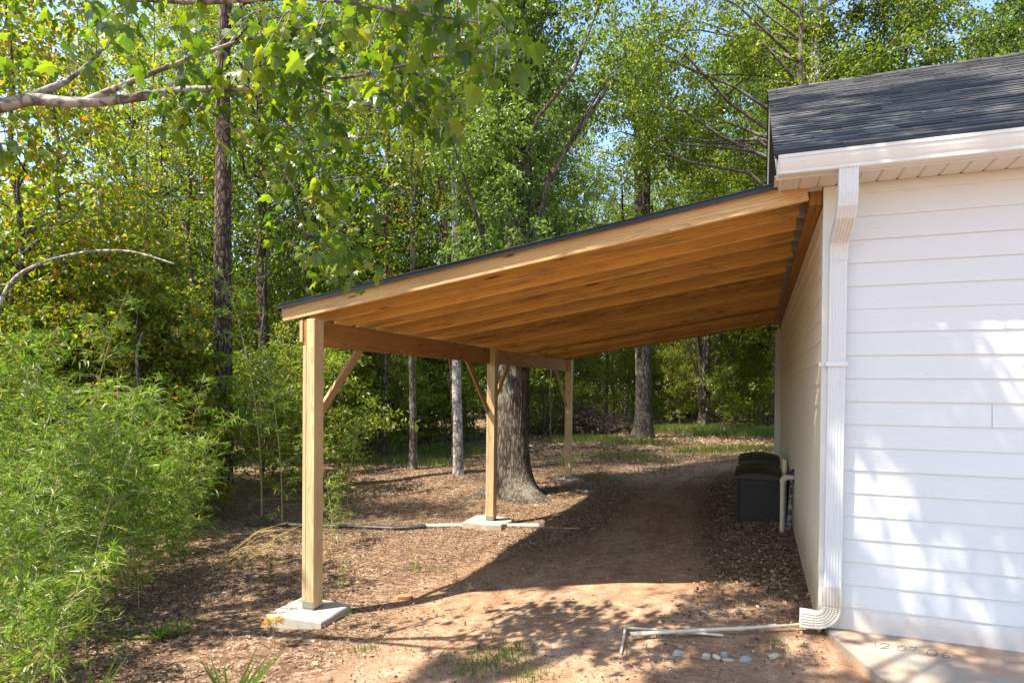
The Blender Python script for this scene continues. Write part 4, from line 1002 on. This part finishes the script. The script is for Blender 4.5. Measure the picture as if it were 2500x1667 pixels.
# filler woods: (key, px column, depth, scale, leaf)
G1, G2, G3 = 'leafy trees of the wood at the left', 'leafy trees behind the carport roof', 'trees along the far edge of the clearing'
L1, L2, L3 = 'leafy green tree in the dense wood left of the carport', 'leafy tree in the wood rising above the carport and garage roofs', 'leafy tree in the far belt of wood beyond the clearing'
fill = [('gum', 60, 11, 1.0, 'sweetgum_tree', G1), ('gum', 170, 12.5, .95, 'sweetgum_tree', G1), ('gum', 120, 18, 1.2, 'sweetgum_tree', G1), ('broad_c', 400, 19, 1.1, 'oak_tree', G1), ('broad_a', 330, 24, 1.15, 'oak_tree', G1), ('slim', 470, 18, 1.15, 'sweetgum_tree', G1), ('broad_b', 520, 24, 1.1, 'oak_tree', G1), ('broad_a', 760, 21, 1.15, 'oak_tree', G1), ('broad_b', 880, 24, 1.1, 'oak_tree', G1), ('broad_c', 830, 26, 1.1, 'oak_tree', G1), ('slim', 1010, 17, 1.1, 'oak_tree', G1), ('broad_b', 1020, 26, 1.1, 'oak_tree', G1), ('gum', -120, 13, 1.1, 'sweetgum_tree', G1),
        ('broad_a', 1130, 31, 1.3, 'oak_tree', G2), ('broad_b', 1290, 34, 1.25, 'oak_tree', G2), ('broad_c', 1400, 34, .8, 'oak_tree', G2), ('broad_a', 1960, 25, 1.2, 'oak_tree', G2), ('broad_b', 1890, 30, 1.25, 'oak_tree', G2), ('broad_a', 2080, 27, 1.25, 'oak_tree', G2), ('broad_b', 2200, 24, 1.15, 'oak_tree', G2), ('broad_a', 2350, 26, 1.25, 'oak_tree', G2), ('broad_b', 2480, 23, 1.15, 'oak_tree', G2), ('broad_a', 2600, 22, 1.1, 'oak_tree', G2), ('broad_a', 1930, 33, 1.3, 'oak_tree', G2), ('broad_b', 2000, 34, 1.3, 'oak_tree', G2), ('broad_a', 2280, 33, 1.35, 'oak_tree', G2), ('broad_b', 2440, 31, 1.3, 'oak_tree', G2), ('broad_a', 1200, 31, 1.3, 'oak_tree', G2), ('broad_b', 1290, 43, 1.5, 'oak_tree', G2), ('broad_a', 1680, 44, 1.6, 'oak_tree', G2), ('broad_b', 1800, 41, 1.5, 'oak_tree', G2), ('broad_b', 1900, 44, 1.55, 'oak_tree', G2), ('broad_b', 2110, 40, 1.5, 'oak_tree', G2), ('broad_a', 1590, 47, 1.5, 'oak_tree', G2), ('broad_a', 2320, 41, 1.6, 'oak_tree', G2),
        ('broad_c', 1360, 31, .95, 'oak_tree', G3), ('broad_c', 1480, 36, 1.0, 'oak_tree', G3), ('broad_a', 1560, 42, 1.1, 'oak_tree', G3), ('broad_c', 1640, 36, .95, 'oak_tree', G3), ('broad_a', 1690, 44, 1.2, 'oak_tree', G3), ('broad_c', 1790, 35, 1.0, 'oak_tree', G3), ('broad_a', 1850, 40, 1.1, 'oak_tree', G3), ('broad_c', 1880, 32, .95, 'oak_tree', G3), ('broad_b', 1420, 48, 1.2, 'oak_tree', G3), ('broad_b', 1760, 52, 1.3, 'oak_tree', G3), ('broad_a', 1960, 38, 1.2, 'oak_tree', G3)]
for px in range(1000, 2050, 42): fill.append((('low_a', 'low_b')[px % 4 // 2], px + rng.uniform(-15, 15), rng.uniform(40, 62), rng.uniform(.9, 1.2), 'oak_tree', G3))
for px in range(165, 1000, 75): fill.append((('low_a', 'low_b')[px % 2], px + rng.uniform(-20, 20), rng.uniform(24, 34), rng.uniform(.9, 1.2), 'oak_tree', G1))
LB = {G1: L1, G2: L2, G3: L3}
for i, (key, px, d, s, nm, g) in enumerate(fill):
    lab = LB[g]
    if nm == 'sweetgum_tree': lab = 'yellowing tree with orange leaves in the wood at the left'
    place(key, nm, lab, col(px, d), rng.uniform(0, 6.28), s * rng.uniform(0.95, 1.05), g if nm != 'sweetgum_tree' else 'yellowing sweetgum trees')
# understory
for i, (px, d, s) in enumerate(((770, 14, .8), (830, 17.5, 1.1), (900, 21, 1.2), (980, 22, 1.1), (1050, 23.5, 1.2), (1000, 19.5, .7), (1160, 25, 1.2), (1090, 27, 1.3), (1330, 27, 1.0), (1400, 33, 1.2), (640, 15, .8), (600, 18.5, 1.1), (440, 15, .9), (1500, 39, 1.2), (1620, 40, 1.3), (1700, 38, 1.1), (1830, 37, 1.2), (1780, 43, 1.4), (860, 25, 1.4), (700, 22, 1.4), (1240, 31, 1.3), (1360, 30, .9), (1440, 31, .8), (1530, 33, 1.0), (1610, 34, 1.0), (1660, 32, .9), (1770, 31, 1.0), (1840, 33, 1.1), (1885, 30, .9), (720, 16, .8), (800, 19, .9), (960, 24, 1.2), (1060, 25, 1.0))):
    place('sapling' if i % 2 else 'shrub', 'sapling' if i % 2 else 'shrub', 'leafy sapling in the undergrowth of the wood' if i % 2 else 'rounded green shrub in the undergrowth of the wood', col(px, d), rng.uniform(0, 6.28), s * (1.0 if i % 2 else 1.5), 'undergrowth saplings' if i % 2 else 'undergrowth shrubs', cat='sapling' if i % 2 else 'shrub')
for i, (px, d, s) in enumerate(((70, 10.2, .75), (170, 10.6, .85), (250, 11.0, .8), (330, 10.4, .9), (410, 11.4, .8), (385, 10.9, .7), (120, 11.8, 1.0), (290, 12.0, 1.0), (380, 12.6, 1.0), (10, 11.2, .95), (200, 12.6, 1.1), (420, 12.4, .75))):
    place('vinebush', 'vine_thicket', 'vine-smothered bush with yellow and orange leaves behind the bamboo', col(px, d), rng.uniform(0, 6.28), s, 'vine-covered bushes behind the bamboo', cat='bush')
for (px, d, s) in ((1010, 17.5, .45), (640, 17, 1.0), (1395, 26, .9), (1420, 30, .9), (1500, 33, .9), (1545, 37, 1.0), (1590, 36, .8), (1650, 38, .9), (1690, 35, 1.1), (1755, 36, .9), (1800, 39, 1.0), (1865, 33, 1.0), (1830, 34, .9), (1345, 24, .6), (890, 24, .8), (830, 20, .8)):
    place('bare_stem', 'young_tree', 'thin bare-stemmed young tree at the shaded edge of the wood', col(px, d), rng.uniform(0, 6.28), s, 'thin young trees of the wood')

# trees out of the picture at the left and behind the camera that throw the dappled shade
make_tree('tall_shade', 22, 11.5, 3.0, 44, 330, 0.15, 0.6, 0.17, M_LEAF, M_GREYBARK, 55, amp=0.01, crad=(0.3, 0.62), nl=22)
make_tree('shade', 12.5, 6.8, 2.3, 34, 200, 0.13, 0.55, 0.14, M_LEAF, M_GREYBARK, 56, amp=0.01, crad=(0.45, 0.85), nl=18, cents=crown_centers(12.5, 6.8, 2.3, 40) + np.array([1.3, 2.6, 0]))
for key, xy, s, a, lab in (('tall_shade', (-5.9, -5.35), 1.0, 0.3, 'tall tree left of the camera shading the garage roof and wall'), ('shade', (-3.5, -6.8), 1.0, 0.0, 'shorter tree behind the camera shading the garage wall')):
    place(key, 'oak_tree', lab, (xy[0], xy[1], float(gz(*xy))), a, s, None)
place('slim', 'oak_tree', 'slender tall tree at the far left edge of the wood', (-11.6, 0.4, float(gz(-11.6, 0.4))), 1.0, 1.1, None, M_LEAF)


# ------------------------------------------------------------------ brush pile and fallen logs
q = at(1400, 1010, 29); bx, by = q[0], q[1]
bp = thing('brush_pile', 'heap of brown brush and dead branches at the clearing edge', 'brush pile', (bx, by, float(gz(bx, by))))
mb = MB()
for i in range(430):
    a = rng.uniform(0, 6.28); cx_ = rng.normal(0, 1.5); cy_ = rng.normal(0, 0.7); hmax = 1.5 * math.exp(-(cx_ / 1.9) ** 2)
    c = np.array([bx + cx_, by + cy_, float(gz(bx, by)) + rng.uniform(0.02, 1) * hmax]); l = rng.uniform(0.4, 1.6)
    dd = np.array([math.cos(a), math.sin(a) * 0.6, rng.normal(0.1, 0.35)]); r_ = rng.choice([0.008, 0.015, 0.03, 0.05], p=[.45, .3, .18, .07])
    mb.tube([c - dd * l / 2, c + rng.normal(0, 0.05, 3), c + dd * l / 2], [r_, r_ * 0.9, r_ * 0.5], 5, False)
mb.build('branches', M_DEBRIS, bp)
n = 2600; P = np.stack([bx + rng.normal(0, 1.6, n), by + rng.normal(0, 0.8, n), np.zeros(n)], -1); P[:, 2] = gz(P[:, 0], P[:, 1]) + rng.random(n) * 1.2 * np.exp(-((P[:, 0] - bx) / 1.8) ** 2)
V, F = leafmesh(P, rdir(n), rdir(n), 0.16, 0.10); mk('dead_leaves', V, [F], M_LITTER, bp)
def log_(p0, p1, r0, r1, label):
    P = [np.array(p0) + (np.array(p1) - np.array(p0)) * t + [0, 0, 0.03 * math.sin(t * 5)] for t in np.linspace(0, 1, 7)]
    mb = MB(); mb.tube(P, np.linspace(r0, r1, 7), 10); tag(mb.build('fallen_log', M_DEBRIS, None, P[0]), label, 'log')
a = ground_at(1305, 1055); b = ground_at(1400, 1048); log_(a + [0, 0, .25], b + [0, 0, .3], 0.22, 0.15, 'thick fallen log behind the rear carport post')
a = ground_at(1590, 1030); b = ground_at(1635, 1042); log_(a + [0, 0, .45], b + [0, 0, .06], 0.10, 0.07, 'short pale log leaning on the ground by the dark trunk')

# ------------------------------------------------------------------ bamboo
def bamboo_proto(h, nb, per, bendv, seed, Ll=0.155):
    rg = np.random.default_rng(seed); t = np.linspace(0, 1, 14); b = np.array([math.cos(bendv[0]), math.sin(bendv[0]), 0]) * bendv[1]
    P = np.stack([t ** 2.2 * b[0] * h, t ** 2.2 * b[1] * h, h * (t - 0.10 * bendv[1] * t ** 3)], -1); P[0, 2] = -0.1
    mb = MB(); mb.tube(P, 0.011 * (1 - 0.8 * t) * (h / 3), 6, False)
    Ps = []; Us = []; Ls = []
    for i in range(nb):
        u = rg.uniform(0.07, 1.0) ** 0.9; s = np.array([np.interp(u, t, P[:, k_]) for k_ in range(3)])
        a = rg.uniform(0, 6.28); ln = rg.uniform(0.35, 0.95) * (1.2 - 0.6 * u) * min(1, h / 3)
        dr = np.array([math.cos(a), math.sin(a), rg.uniform(0.1, 0.9)]); dr /= np.linalg.norm(dr)
        tt = np.linspace(0, 1, 5); br = s + dr * ln * tt[:, None] + np.array([0, 0, -0.30]) * ln * (tt ** 2)[:, None]
        mb.tube(br, [0.0035, 0.003, 0.0025, 0.002, 0.001], 3, False)
        for _ in range(per):
            w = rg.uniform(0.25, 1.0); base = np.array([np.interp(w, tt, br[:, k_]) for k_ in range(3)])
            tang = norm(br[-1] - br[-2] if w > 0.6 else br[2] - br[0])
            U = tang * 0.8 + rg.normal(0, 0.55, 3); U[2] -= 0.15
            Ps.append(base); Us.append(U); Ls.append(rg.uniform(0.6, 1.2) * Ll)
    Ps = np.array(Ps); Us = np.array(Us); Ls = np.array(Ls)
    N = np.array([0, 0, 1.0]) + rg.normal(0, 0.4, (len(Ps), 3))
    V, F = leafmesh(Ps, Us, N, Ls, Ls * 0.155, 0.3, 0.12)
    return mb, V, F, {}
BP = [bamboo_proto(2.3, 60, 12, (0.4, 0.35), 1), bamboo_proto(3.0, 78, 12, (2.0, 0.28), 2), bamboo_proto(1.8, 52, 12, (3.9, 0.4), 3), bamboo_proto(3.6, 84, 12, (5.1, 0.22), 4), bamboo_proto(4.4, 84, 11, (1.2, 0.18), 5, 0.155)]
def bamboo(k_, loc, rot, s, label, group):
    mb, V, F, cache = BP[k_]; root = thing('bamboo', label, 'bamboo', loc, group)
    if not cache:
        cache['c'] = mk('culm', np.vstack(mb.V), [np.vstack(v) for v in mb.F.values()], M_CULM, None, (0, 0, 0)); cache['f'] = mk('foliage', V, [F], M_BAMB, None, (0, 0, 0)); a, b = cache['c'], cache['f']
    else:
        a, b = cache['c'].copy(), cache['f'].copy(); COL.objects.link(a); COL.objects.link(b)
    a.parent = root; b.parent = root; root.rotation_euler = (0, 0, rot); root.scale = (s, s, s)
GB = 'bamboo thicket at the left'; LBm = 'leafy arching bamboo stem in the dense thicket at lower left'
spots = []
for (px, d) in ((40, 5.3), (-60, 5.6), (130, 5.7), (-20, 6.2), (200, 6.3), (90, 6.7), (290, 7.2), (180, 7.5), (380, 7.9), (30, 7.4), (-120, 6.6), (260, 8.3), (420, 8.8), (330, 9.2), (150, 8.8), (60, 9.0), (-60, 8.2), (230, 9.8), (470, 9.6), (100, 10.2), (400, 10.4), (-160, 7.6), (340, 6.6), (0, 4.9), (110, 6.1), (240, 6.9), (-30, 4.6), (60, 5.0), (150, 5.9), (20, 5.8), (210, 7.0), (300, 7.7), (120, 7.1), (350, 8.3), (270, 7.6), (400, 8.5), (450, 9.1), (70, 6.3), (-80, 5.0), (180, 6.6), (330, 7.2), (230, 6.0), (440, 8.0), (410, 7.5), (460, 8.6), (-60, 4.3), (20, 4.25), (90, 4.5), (160, 4.9), (-20, 4.0), (60, 3.95), (210, 5.4)):
    spots.append((px, d))
for i, (px, d) in enumerate(spots):
    k_ = (i * 3 + i // 5) % 5
    s = rng.uniform(0.75, 1.0) if k_ < 3 else rng.uniform(0.62, 0.80)
    if d < 6.0: s *= 0.72
    if d < 4.6: k_ = 2; s = 0.62
    if px > 250: s *= 0.88
    bamboo(k_, col(px, d), rng.uniform(0, 6.28), s, LBm, GB)
bamboo(4, col(640, 11.5), 2.2, 1.05, 'tall slender bamboo between the dark pine and the front post', None)
bamboo(3, col(690, 10.8), 4.0, 0.85, 'shorter bamboo at the left side of the front carport post', None)
bamboo(3, col(850, 12.0), 1.5, 0.6, 'bamboo fanning out right of the front post under the brace', None)
bamboo(1, ground_at(812, 1340), 1.0, 0.55, 'slim young bamboo shoot right beside the front carport post', None)

# small weeds ---------------------------------------------------------------
def weed(px, py, h, n, label, name='weed', material=M_GRASS, stemm=M_STRAW, Lf=0.06, wf=0.3, cat='weed'):
    q = ground_at(px, py); t = thing(name, label, cat, q); mb = MB()
    P = np.array([q + [0.02 * math.sin(u * 3), 0.015 * u, h * u] for u in np.linspace(0, 1, 7)]); mb.tube(P, np.linspace(0.004, 0.0015, 7), 5, False); mb.build('stem', stemm, t)
    u = rng.uniform(0.1, 1, n); B = np.stack([np.interp(u, np.linspace(0, 1, 7), P[:, k_]) for k_ in range(3)], -1); D = rdir(n); D[:, 2] = np.abs(D[:, 2]) * 0.6 - 0.1
    V, F = leafmesh(B, D, np.array([0, 0, 1.0]) + rng.normal(0, .3, (n, 3)), rng.uniform(.6, 1.2, n) * Lf, rng.uniform(.6, 1.2, n) * Lf * wf); mk('leaves', V, [F], material, t); return t
weed(1012, 1398, 0.36, 26, 'thin dry weed stalk standing in the middle of the sunlit litter')
weed(830, 1445, 0.30, 30, 'short weed at the right edge of the front pad', Lf=0.07)
weed(655, 1420, 0.32, 70, 'small leafy green weed left of the front pad', Lf=0.06, wf=.35)
weed(845, 1395, 0.20, 26, 'low green seedling behind the front pad', Lf=0.05)
weed(1110, 1425, 0.13, 24, 'small dry tuft beside the post shadow', material=M_STRAW, Lf=0.08, wf=0.12)
weed(1140, 1445, 0.10, 16, 'tiny brown tuft at the corner of the roof shadow', material=M_STRAW, Lf=0.07, wf=0.14)
# dried seed-head weed in front of the pad
q = ground_at(668, 1580); t = thing('dried_weed', 'dried yellow weed with a feathery drooping head before the front pad', 'weed', q)
mb = MB(); mb.tube([q, q + [0.005, 0, 0.08], q + [-0.005, 0.0, 0.19], q + [0.0, 0, 0.235]], [0.004, 0.0035, 0.003, 0.003], 5, False); mb.build('stem', M_STRAW, t)
n = 90; a_ = rng.uniform(0, 6.28, n); D = np.stack([np.cos(a_), np.sin(a_), rng.uniform(-0.35, 0.25, n)], -1)
V, F = leafmesh(np.tile(q + [0, 0, 0.235], (n, 1)) + D * 0.02, D, np.array([0, 0, 1.0]) + rng.normal(0, .3, (n, 3)), 0.085, 0.008); mk('seed_head', V, [F], plain('yellow_seed_head', (0.62, 0.36, 0.06), .8), t)
# broad-leaved plant and spiky blades along the bottom edge
def rosette(px, py, n, L, W, label, material, el=(0.3, 0.9), nm='weed', cat='weed'):
    q = ground_at(px, py); a_ = np.linspace(0, 6.28, n, endpoint=False) + rng.uniform(0, .5, n); e_ = rng.uniform(el[0], el[1], n)
    D = np.stack([np.cos(a_) * np.cos(e_), np.sin(a_) * np.cos(e_), np.sin(e_)], -1)
    V, F = leafmesh(np.tile(q, (n, 1)) + D * 0.01, D, np.tile([0, 0, 1.0], (n, 1)) + D * -0.2, rng.uniform(.7, 1.1, n) * L, W, 0.4, 0.15); o = mk(nm, V, [F], material, None, q); return tag(o, label, cat)
rosette(300, 1560, 9, 0.26, 0.05, 'broad-leaved dark plant at the foot of the bamboo', M_LEAFD, (0.0, 0.5))
rosette(390, 1560, 26, 0.20, 0.022, 'clump of grassy bamboo leaves on the litter', M_BAMB, (0.3, 1.2))
rosette(440, 1545, 22, 0.18, 0.02, 'grassy clump beside the broad-leaved dark plant', M_BAMB, (0.3, 1.2))
q0 = ground_at(560, 1740); rosette(560, 1745, 11, 0.52, 0.028, 'spiky blade-leaved plant poking up at the bottom edge', M_GRASS, (0.55, 1.45), 'yucca_plant', 'plant')
rosette(215, 1760, 9, 0.45, 0.03, 'dusty spiky plant at the bottom left corner', M_GRASS, (0.6, 1.4), 'yucca_plant', 'plant')
# bare wiry stems by the bamboo edge
mb = MB(); q = ground_at(560, 1370)
for i in range(26):
    s = q + [rng.normal(0, .25), rng.normal(0, .25), 0]; s[2] = float(gz(s[0], s[1])); a = rng.uniform(-0.6, 1.0); l = rng.uniform(0.4, 1.1); d = np.array([math.cos(a), math.sin(a), 0])
    mb.tube([s, s + d * l * .4 + [0, 0, l * .28], s + d * l * .8 + [0, 0, l * rng.uniform(.2, .45)], s + d * l * 1.1 + [0, 0, l * rng.uniform(.05, .4)]], [.004, .0035, .0025, .0012], 4, False)
tag(mb.build('dead_brush', M_STRAW, None, q), 'tangle of bare wiry stems at the edge of the bamboo', 'brush')

# ------------------------------------------------------------------ maple whose bough hangs into the picture
mroot = at(-560, 950, 5.2); mroot = (mroot[0], mroot[1], float(gz(mroot[0], mroot[1])))
map_ = thing('maple_tree', 'maple reaching a grey bough and large leaves in from the upper left', 'tree', mroot)
mb = MB(); hz = np.array([-0.2, 0, 0.3, 1, 2, 3, 4, 5, 6, 7]); Pm = np.array(mroot) + np.stack([0.02 * hz, 0 * hz, hz], -1)
trunk_tube(mb, Pm, np.interp(hz, [0, 3, 7], [0.17, 0.13, 0.06]), 14, 0.5, 5, 91); mb.build('trunk', M_GREYBARK, map_, smooth=True)
def S(x, y, d): return at(x * 1.063, y * 1.063, d)     # helper in the 2352-wide reading of the photo
B = {}
B[0] = [Pm[5] , at(-350, 420, 5.0), S(-120, 275, 4.7), S(0, 244, 4.5), S(70, 226, 4.45), S(150, 236, 4.4), S(230, 234, 4.35), S(330, 222, 4.3), S(420, 205, 4.25), S(560, 205, 4.2), S(700, 190, 4.1), S(860, 170, 4.0), S(1000, 130, 3.9), S(1130, 120, 3.8)]
R0 = [.075, .062, .050, .046, .043, .036, .033, .029, .024, .018, .014, .010, .007, .004]
B[1] = [S(60, 228, 4.45), S(110, 205, 4.5), S(150, 190, 4.6), S(200, 150, 4.7), S(280, 70, 4.9)]
B[2] = [S(190, 235, 4.38), S(250, 210, 4.3), S(305, 186, 4.2), S(420, 140, 4.1), S(560, 90, 3.9), S(720, 60, 3.7), S(900, 20, 3.6)]
B[3] = [S(560, 205, 4.2), S(640, 260, 4.2), S(700, 330, 4.25), S(740, 420, 4.3), S(760, 520, 4.35)]
B[4] = [S(700, 190, 4.1), S(820, 240, 4.0), S(930, 260, 3.9), S(1010, 250, 3.8)]
B[5] = [Pm[7], S(-100, -60, 4.2), S(150, -30, 3.9), S(420, 10, 3.7), S(700, -10, 3.5), S(950, 30, 3.4), S(1150, 60, 3.4)]
B[6] = [S(420, 205, 4.25), S(500, 270, 4.3), S(600, 340, 4.4), S(680, 430, 4.5), S(700, 540, 4.55)]
RR = {1: [.03, .025, .02, .012, .006], 2: [.026, .022, .018, .013, .010, .007, .003], 3: [.014, .011, .009, .006, .003], 4: [.012, .009, .006, .003], 5: [.05, .03, .022, .016, .012, .008, .004], 6: [.015, .011, .008, .006, .003]}
mb = MB()
for k_, P in B.items():
    P = np.array(P); r_ = np.array(R0 if k_ == 0 else RR[k_])
    tt = np.linspace(0, len(P) - 1, (len(P) - 1) * 4 + 1); Q = np.stack([np.interp(tt, np.arange(len(P)), P[:, a]) for a in range(3)], -1)
    for _ in range(2): Q[1:-1] = (Q[:-2] + 2 * Q[1:-1] + Q[2:]) / 4
    B[k_] = Q; mb.tube(Q, np.interp(tt, np.arange(len(P)), r_), 9, True)
bough = mb
# maple leaf outline (half), mirrored: 5 lobes
half = [(0, 0), (0.10, 0.02), (0.30, -0.06), (0.26, 0.10), (0.50, 0.20), (0.40, 0.30), (0.44, 0.46), (0.24, 0.42), (0.20, 0.55), (0.22, 0.72), (0.10, 0.74), (0.0, 1.0)]
out = half + [(-a, b) for a, b in half[-2:0:-1]]
OUT = np.array(out); nO = len(OUT)
allbr = np.vstack([B[k_] for k_ in B]); 
LP = []; LU = []; LN = []; LS = []; twigs = bough
def cluster(c, m, spread, size, droop):
    d2 = np.linalg.norm(allbr - c, axis=1); s = allbr[np.argmin(d2)]
    mid = (s + c) / 2 + [0, 0, 0.05]
    twigs.tube([s, mid, c], [0.005, 0.0035, 0.0018], 4, False)
    for _ in range(m):
        t = rng.random() ** 0.7; b = s * (1 - t) * 0.6 + c * (1 - (1 - t) * 0.6) + rng.normal(0, spread, 3)
        az = rng.uniform(0, 6.28); U = np.array([math.cos(az), math.sin(az), -droop + rng.normal(0, .35)])
        N = np.array([rng.normal(0, .5), rng.normal(0, .5), 1.0]); LP.append(b); LU.append(U); LN.append(N); LS.append(size * rng.uniform(0.45, 1.2))
zones = [(600, 1150, 60, 260, 3.3, 4.2, 44, 7), (380, 800, 130, 330, 3.8, 4.6, 30, 7), (620, 880, 300, 640, 4.1, 5.2, 38, 8), (200, 640, -40, 120, 3.4, 4.5, 18, 6), (700, 1180, -60, 90, 3.2, 4.0, 18, 7), (0, 300, -40, 160, 4.0, 5.0, 12, 5), (0, 40, 260, 420, 4.6, 5.0, 5, 6), (880, 1060, 200, 330, 3.5, 4.0, 12, 5), (680, 860, 560, 640, 4.6, 5.0, 5, 5), (1100, 1190, 100, 220, 3.1, 3.4, 5, 4)]
for (x0, x1, y0, y1, d0, d1, nc, m) in zones:
    for _ in range(nc): cluster(S(rng.uniform(x0, x1), rng.uniform(y0, y1), rng.uniform(d0, d1)), m, 0.085, 0.118, 0.75)
LP = np.array(LP); LU = norm(np.array(LU)); LN = np.array(LN); LS = np.array(LS); nL = len(LP)
Sd = norm(np.cross(LU, LN)); LN = norm(np.cross(Sd, LU))
cur = rng.uniform(0.0, 0.75, nL)
V = LP[:, None] + (OUT[None, :, 0:1] * Sd[:, None] + OUT[None, :, 1:2] * LU[:, None] - (np.abs(OUT[None, :, 0:1]) * 0.35 + (OUT[None, :, 1:2] ** 2) * cur[:, None, None]) * LN[:, None]) * LS[:, None, None]
ctr = LP + LU * LS[:, None] * 0.30
V = np.concatenate([V, ctr[:, None]], 1).reshape(-1, 3)
k_ = np.arange(nL)[:, None, None] * (nO + 1); j = np.arange(nO); tri = np.stack([j, (j + 1) % nO, np.full(nO, nO)], -1)[None]
mk('crown', V, [(k_ + tri).reshape(-1, 3)], M_MAPLE, map_)
bough.build('bough', M_MAPLEBARK, map_, smooth=True)
# rest of the maple crown, above and left of the frame
c = crown_centers(8.5, 5.5, 1.3, 9) + np.array(mroot) + np.array([-0.6, -0.2, 0]); V, F = clump_leaves(c, rng.uniform(.5, .9, len(c)), 160, 0.13, 0.7, 0.5); mk('upper_crown', V, [F], M_MAPLE, map_)

# bare arching stems and hanging vines in front of the yellowing trees
def stem_thing(name, pts, r_, material, label, cat, group=None):
    P = np.array([S(*p) for p in pts]); tt = np.linspace(0, len(P) - 1, (len(P) - 1) * 5 + 1); Q = np.stack([np.interp(tt, np.arange(len(P)), P[:, a_]) for a_ in range(3)], -1)
    for _ in range(4): Q[1:-1] = (Q[:-2] + 2 * Q[1:-1] + Q[2:]) / 4
    mb = MB(); mb.tube(Q, np.linspace(r_[0], r_[1], len(Q)), 7); return tag(mb.build(name, material, None, Q[0], True), label, cat, group)
stem_thing('arching_stem', [(-60, 1010, 9.0), (-40, 800, 9.0), (20, 640, 8.9), (100, 600, 8.8), (200, 576, 8.7), (300, 574, 8.6), (400, 606, 8.5)], (0.034, 0.010), M_WHITEBARK, 'pale bare stem arching over to the right above the bamboo', 'branch')
stem_thing('arching_stem', [(330, 960, 9.6), (318, 870, 9.6), (312, 810, 9.6), (330, 760, 9.6)], (0.028, 0.018), M_GREYBARK, 'short broken grey stem standing up behind the bamboo tips', 'branch')
stem_thing('arching_stem', [(15, 900, 10.5), (25, 640, 10.5), (70, 505, 10.5), (140, 480, 10.4), (260, 520, 10.2)], (0.026, 0.008), M_GREYBARK, 'thin grey stem curving up at the far left edge', 'branch')
for (x0_, x1_, y0_, y1_, d_) in ((195, 232, 20, 560, 8.6), (350, 338, 60, 540, 8.9), (415, 392, 120, 600, 9.2), (300, 275, 200, 520, 9.0), (455, 470, 240, 640, 9.6)):
    stem_thing('hanging_vine', [(x0_, y0_ - 120, d_), (x0_ + 8, y0_ + 100, d_), ((x0_ + x1_) / 2 - 10, (y0_ + y1_) / 2, d_ - .1), (x1_, y1_, d_ - .1)], (0.008, 0.005), M_TWIG, 'thin bare vine hanging down before the yellowing trees', 'vine', 'bare vines hanging at the left')

# ------------------------------------------------------------------ light
SD = np.array([0.40, 0.40, -1.0]); SD /= np.linalg.norm(SD)
ld = bpy.data.lights.new('sun', 'SUN'); lo = bpy.data.objects.new('sun', ld); COL.objects.link(lo)
lo.rotation_euler = Vector(SD).to_track_quat('-Z', 'Y').to_euler(); lo.location = (-8, -8, 20)
ld.energy = 4.9; ld.angle = R(0.53); ld.color = (1.0, 0.92, 0.78)
w = bpy.data.worlds.new('World'); scene.world = w; w.use_nodes = True
nt = w.node_tree; bg = nt.nodes['Background']
sky = nt.nodes.new('ShaderNodeTexSky'); sky.sky_type = 'NISHITA'; sky.sun_disc = False
sky.sun_elevation = math.asin(-SD[2]); sky.sun_rotation = R(225); sky.air_density = 1.0; sky.dust_density = 1.0; sky.ozone_density = 1.0
nt.links.new(sky.outputs[0], bg.inputs[0]); bg.inputs[1].default_value = 0.15
scene.view_settings.view_transform = 'Standard'; scene.view_settings.look = 'None'; scene.view_settings.exposure = 1.5; scene.view_settings.gamma = 1.0
scene.view_settings.use_curve_mapping = False
cy = scene.cycles; cy.max_bounces = 8; cy.diffuse_bounces = 5; cy.glossy_bounces = 3; cy.transmission_bounces = 4; cy.use_denoising = True
for o in list(scene.objects):
    if '_o' in o: del o['_o']
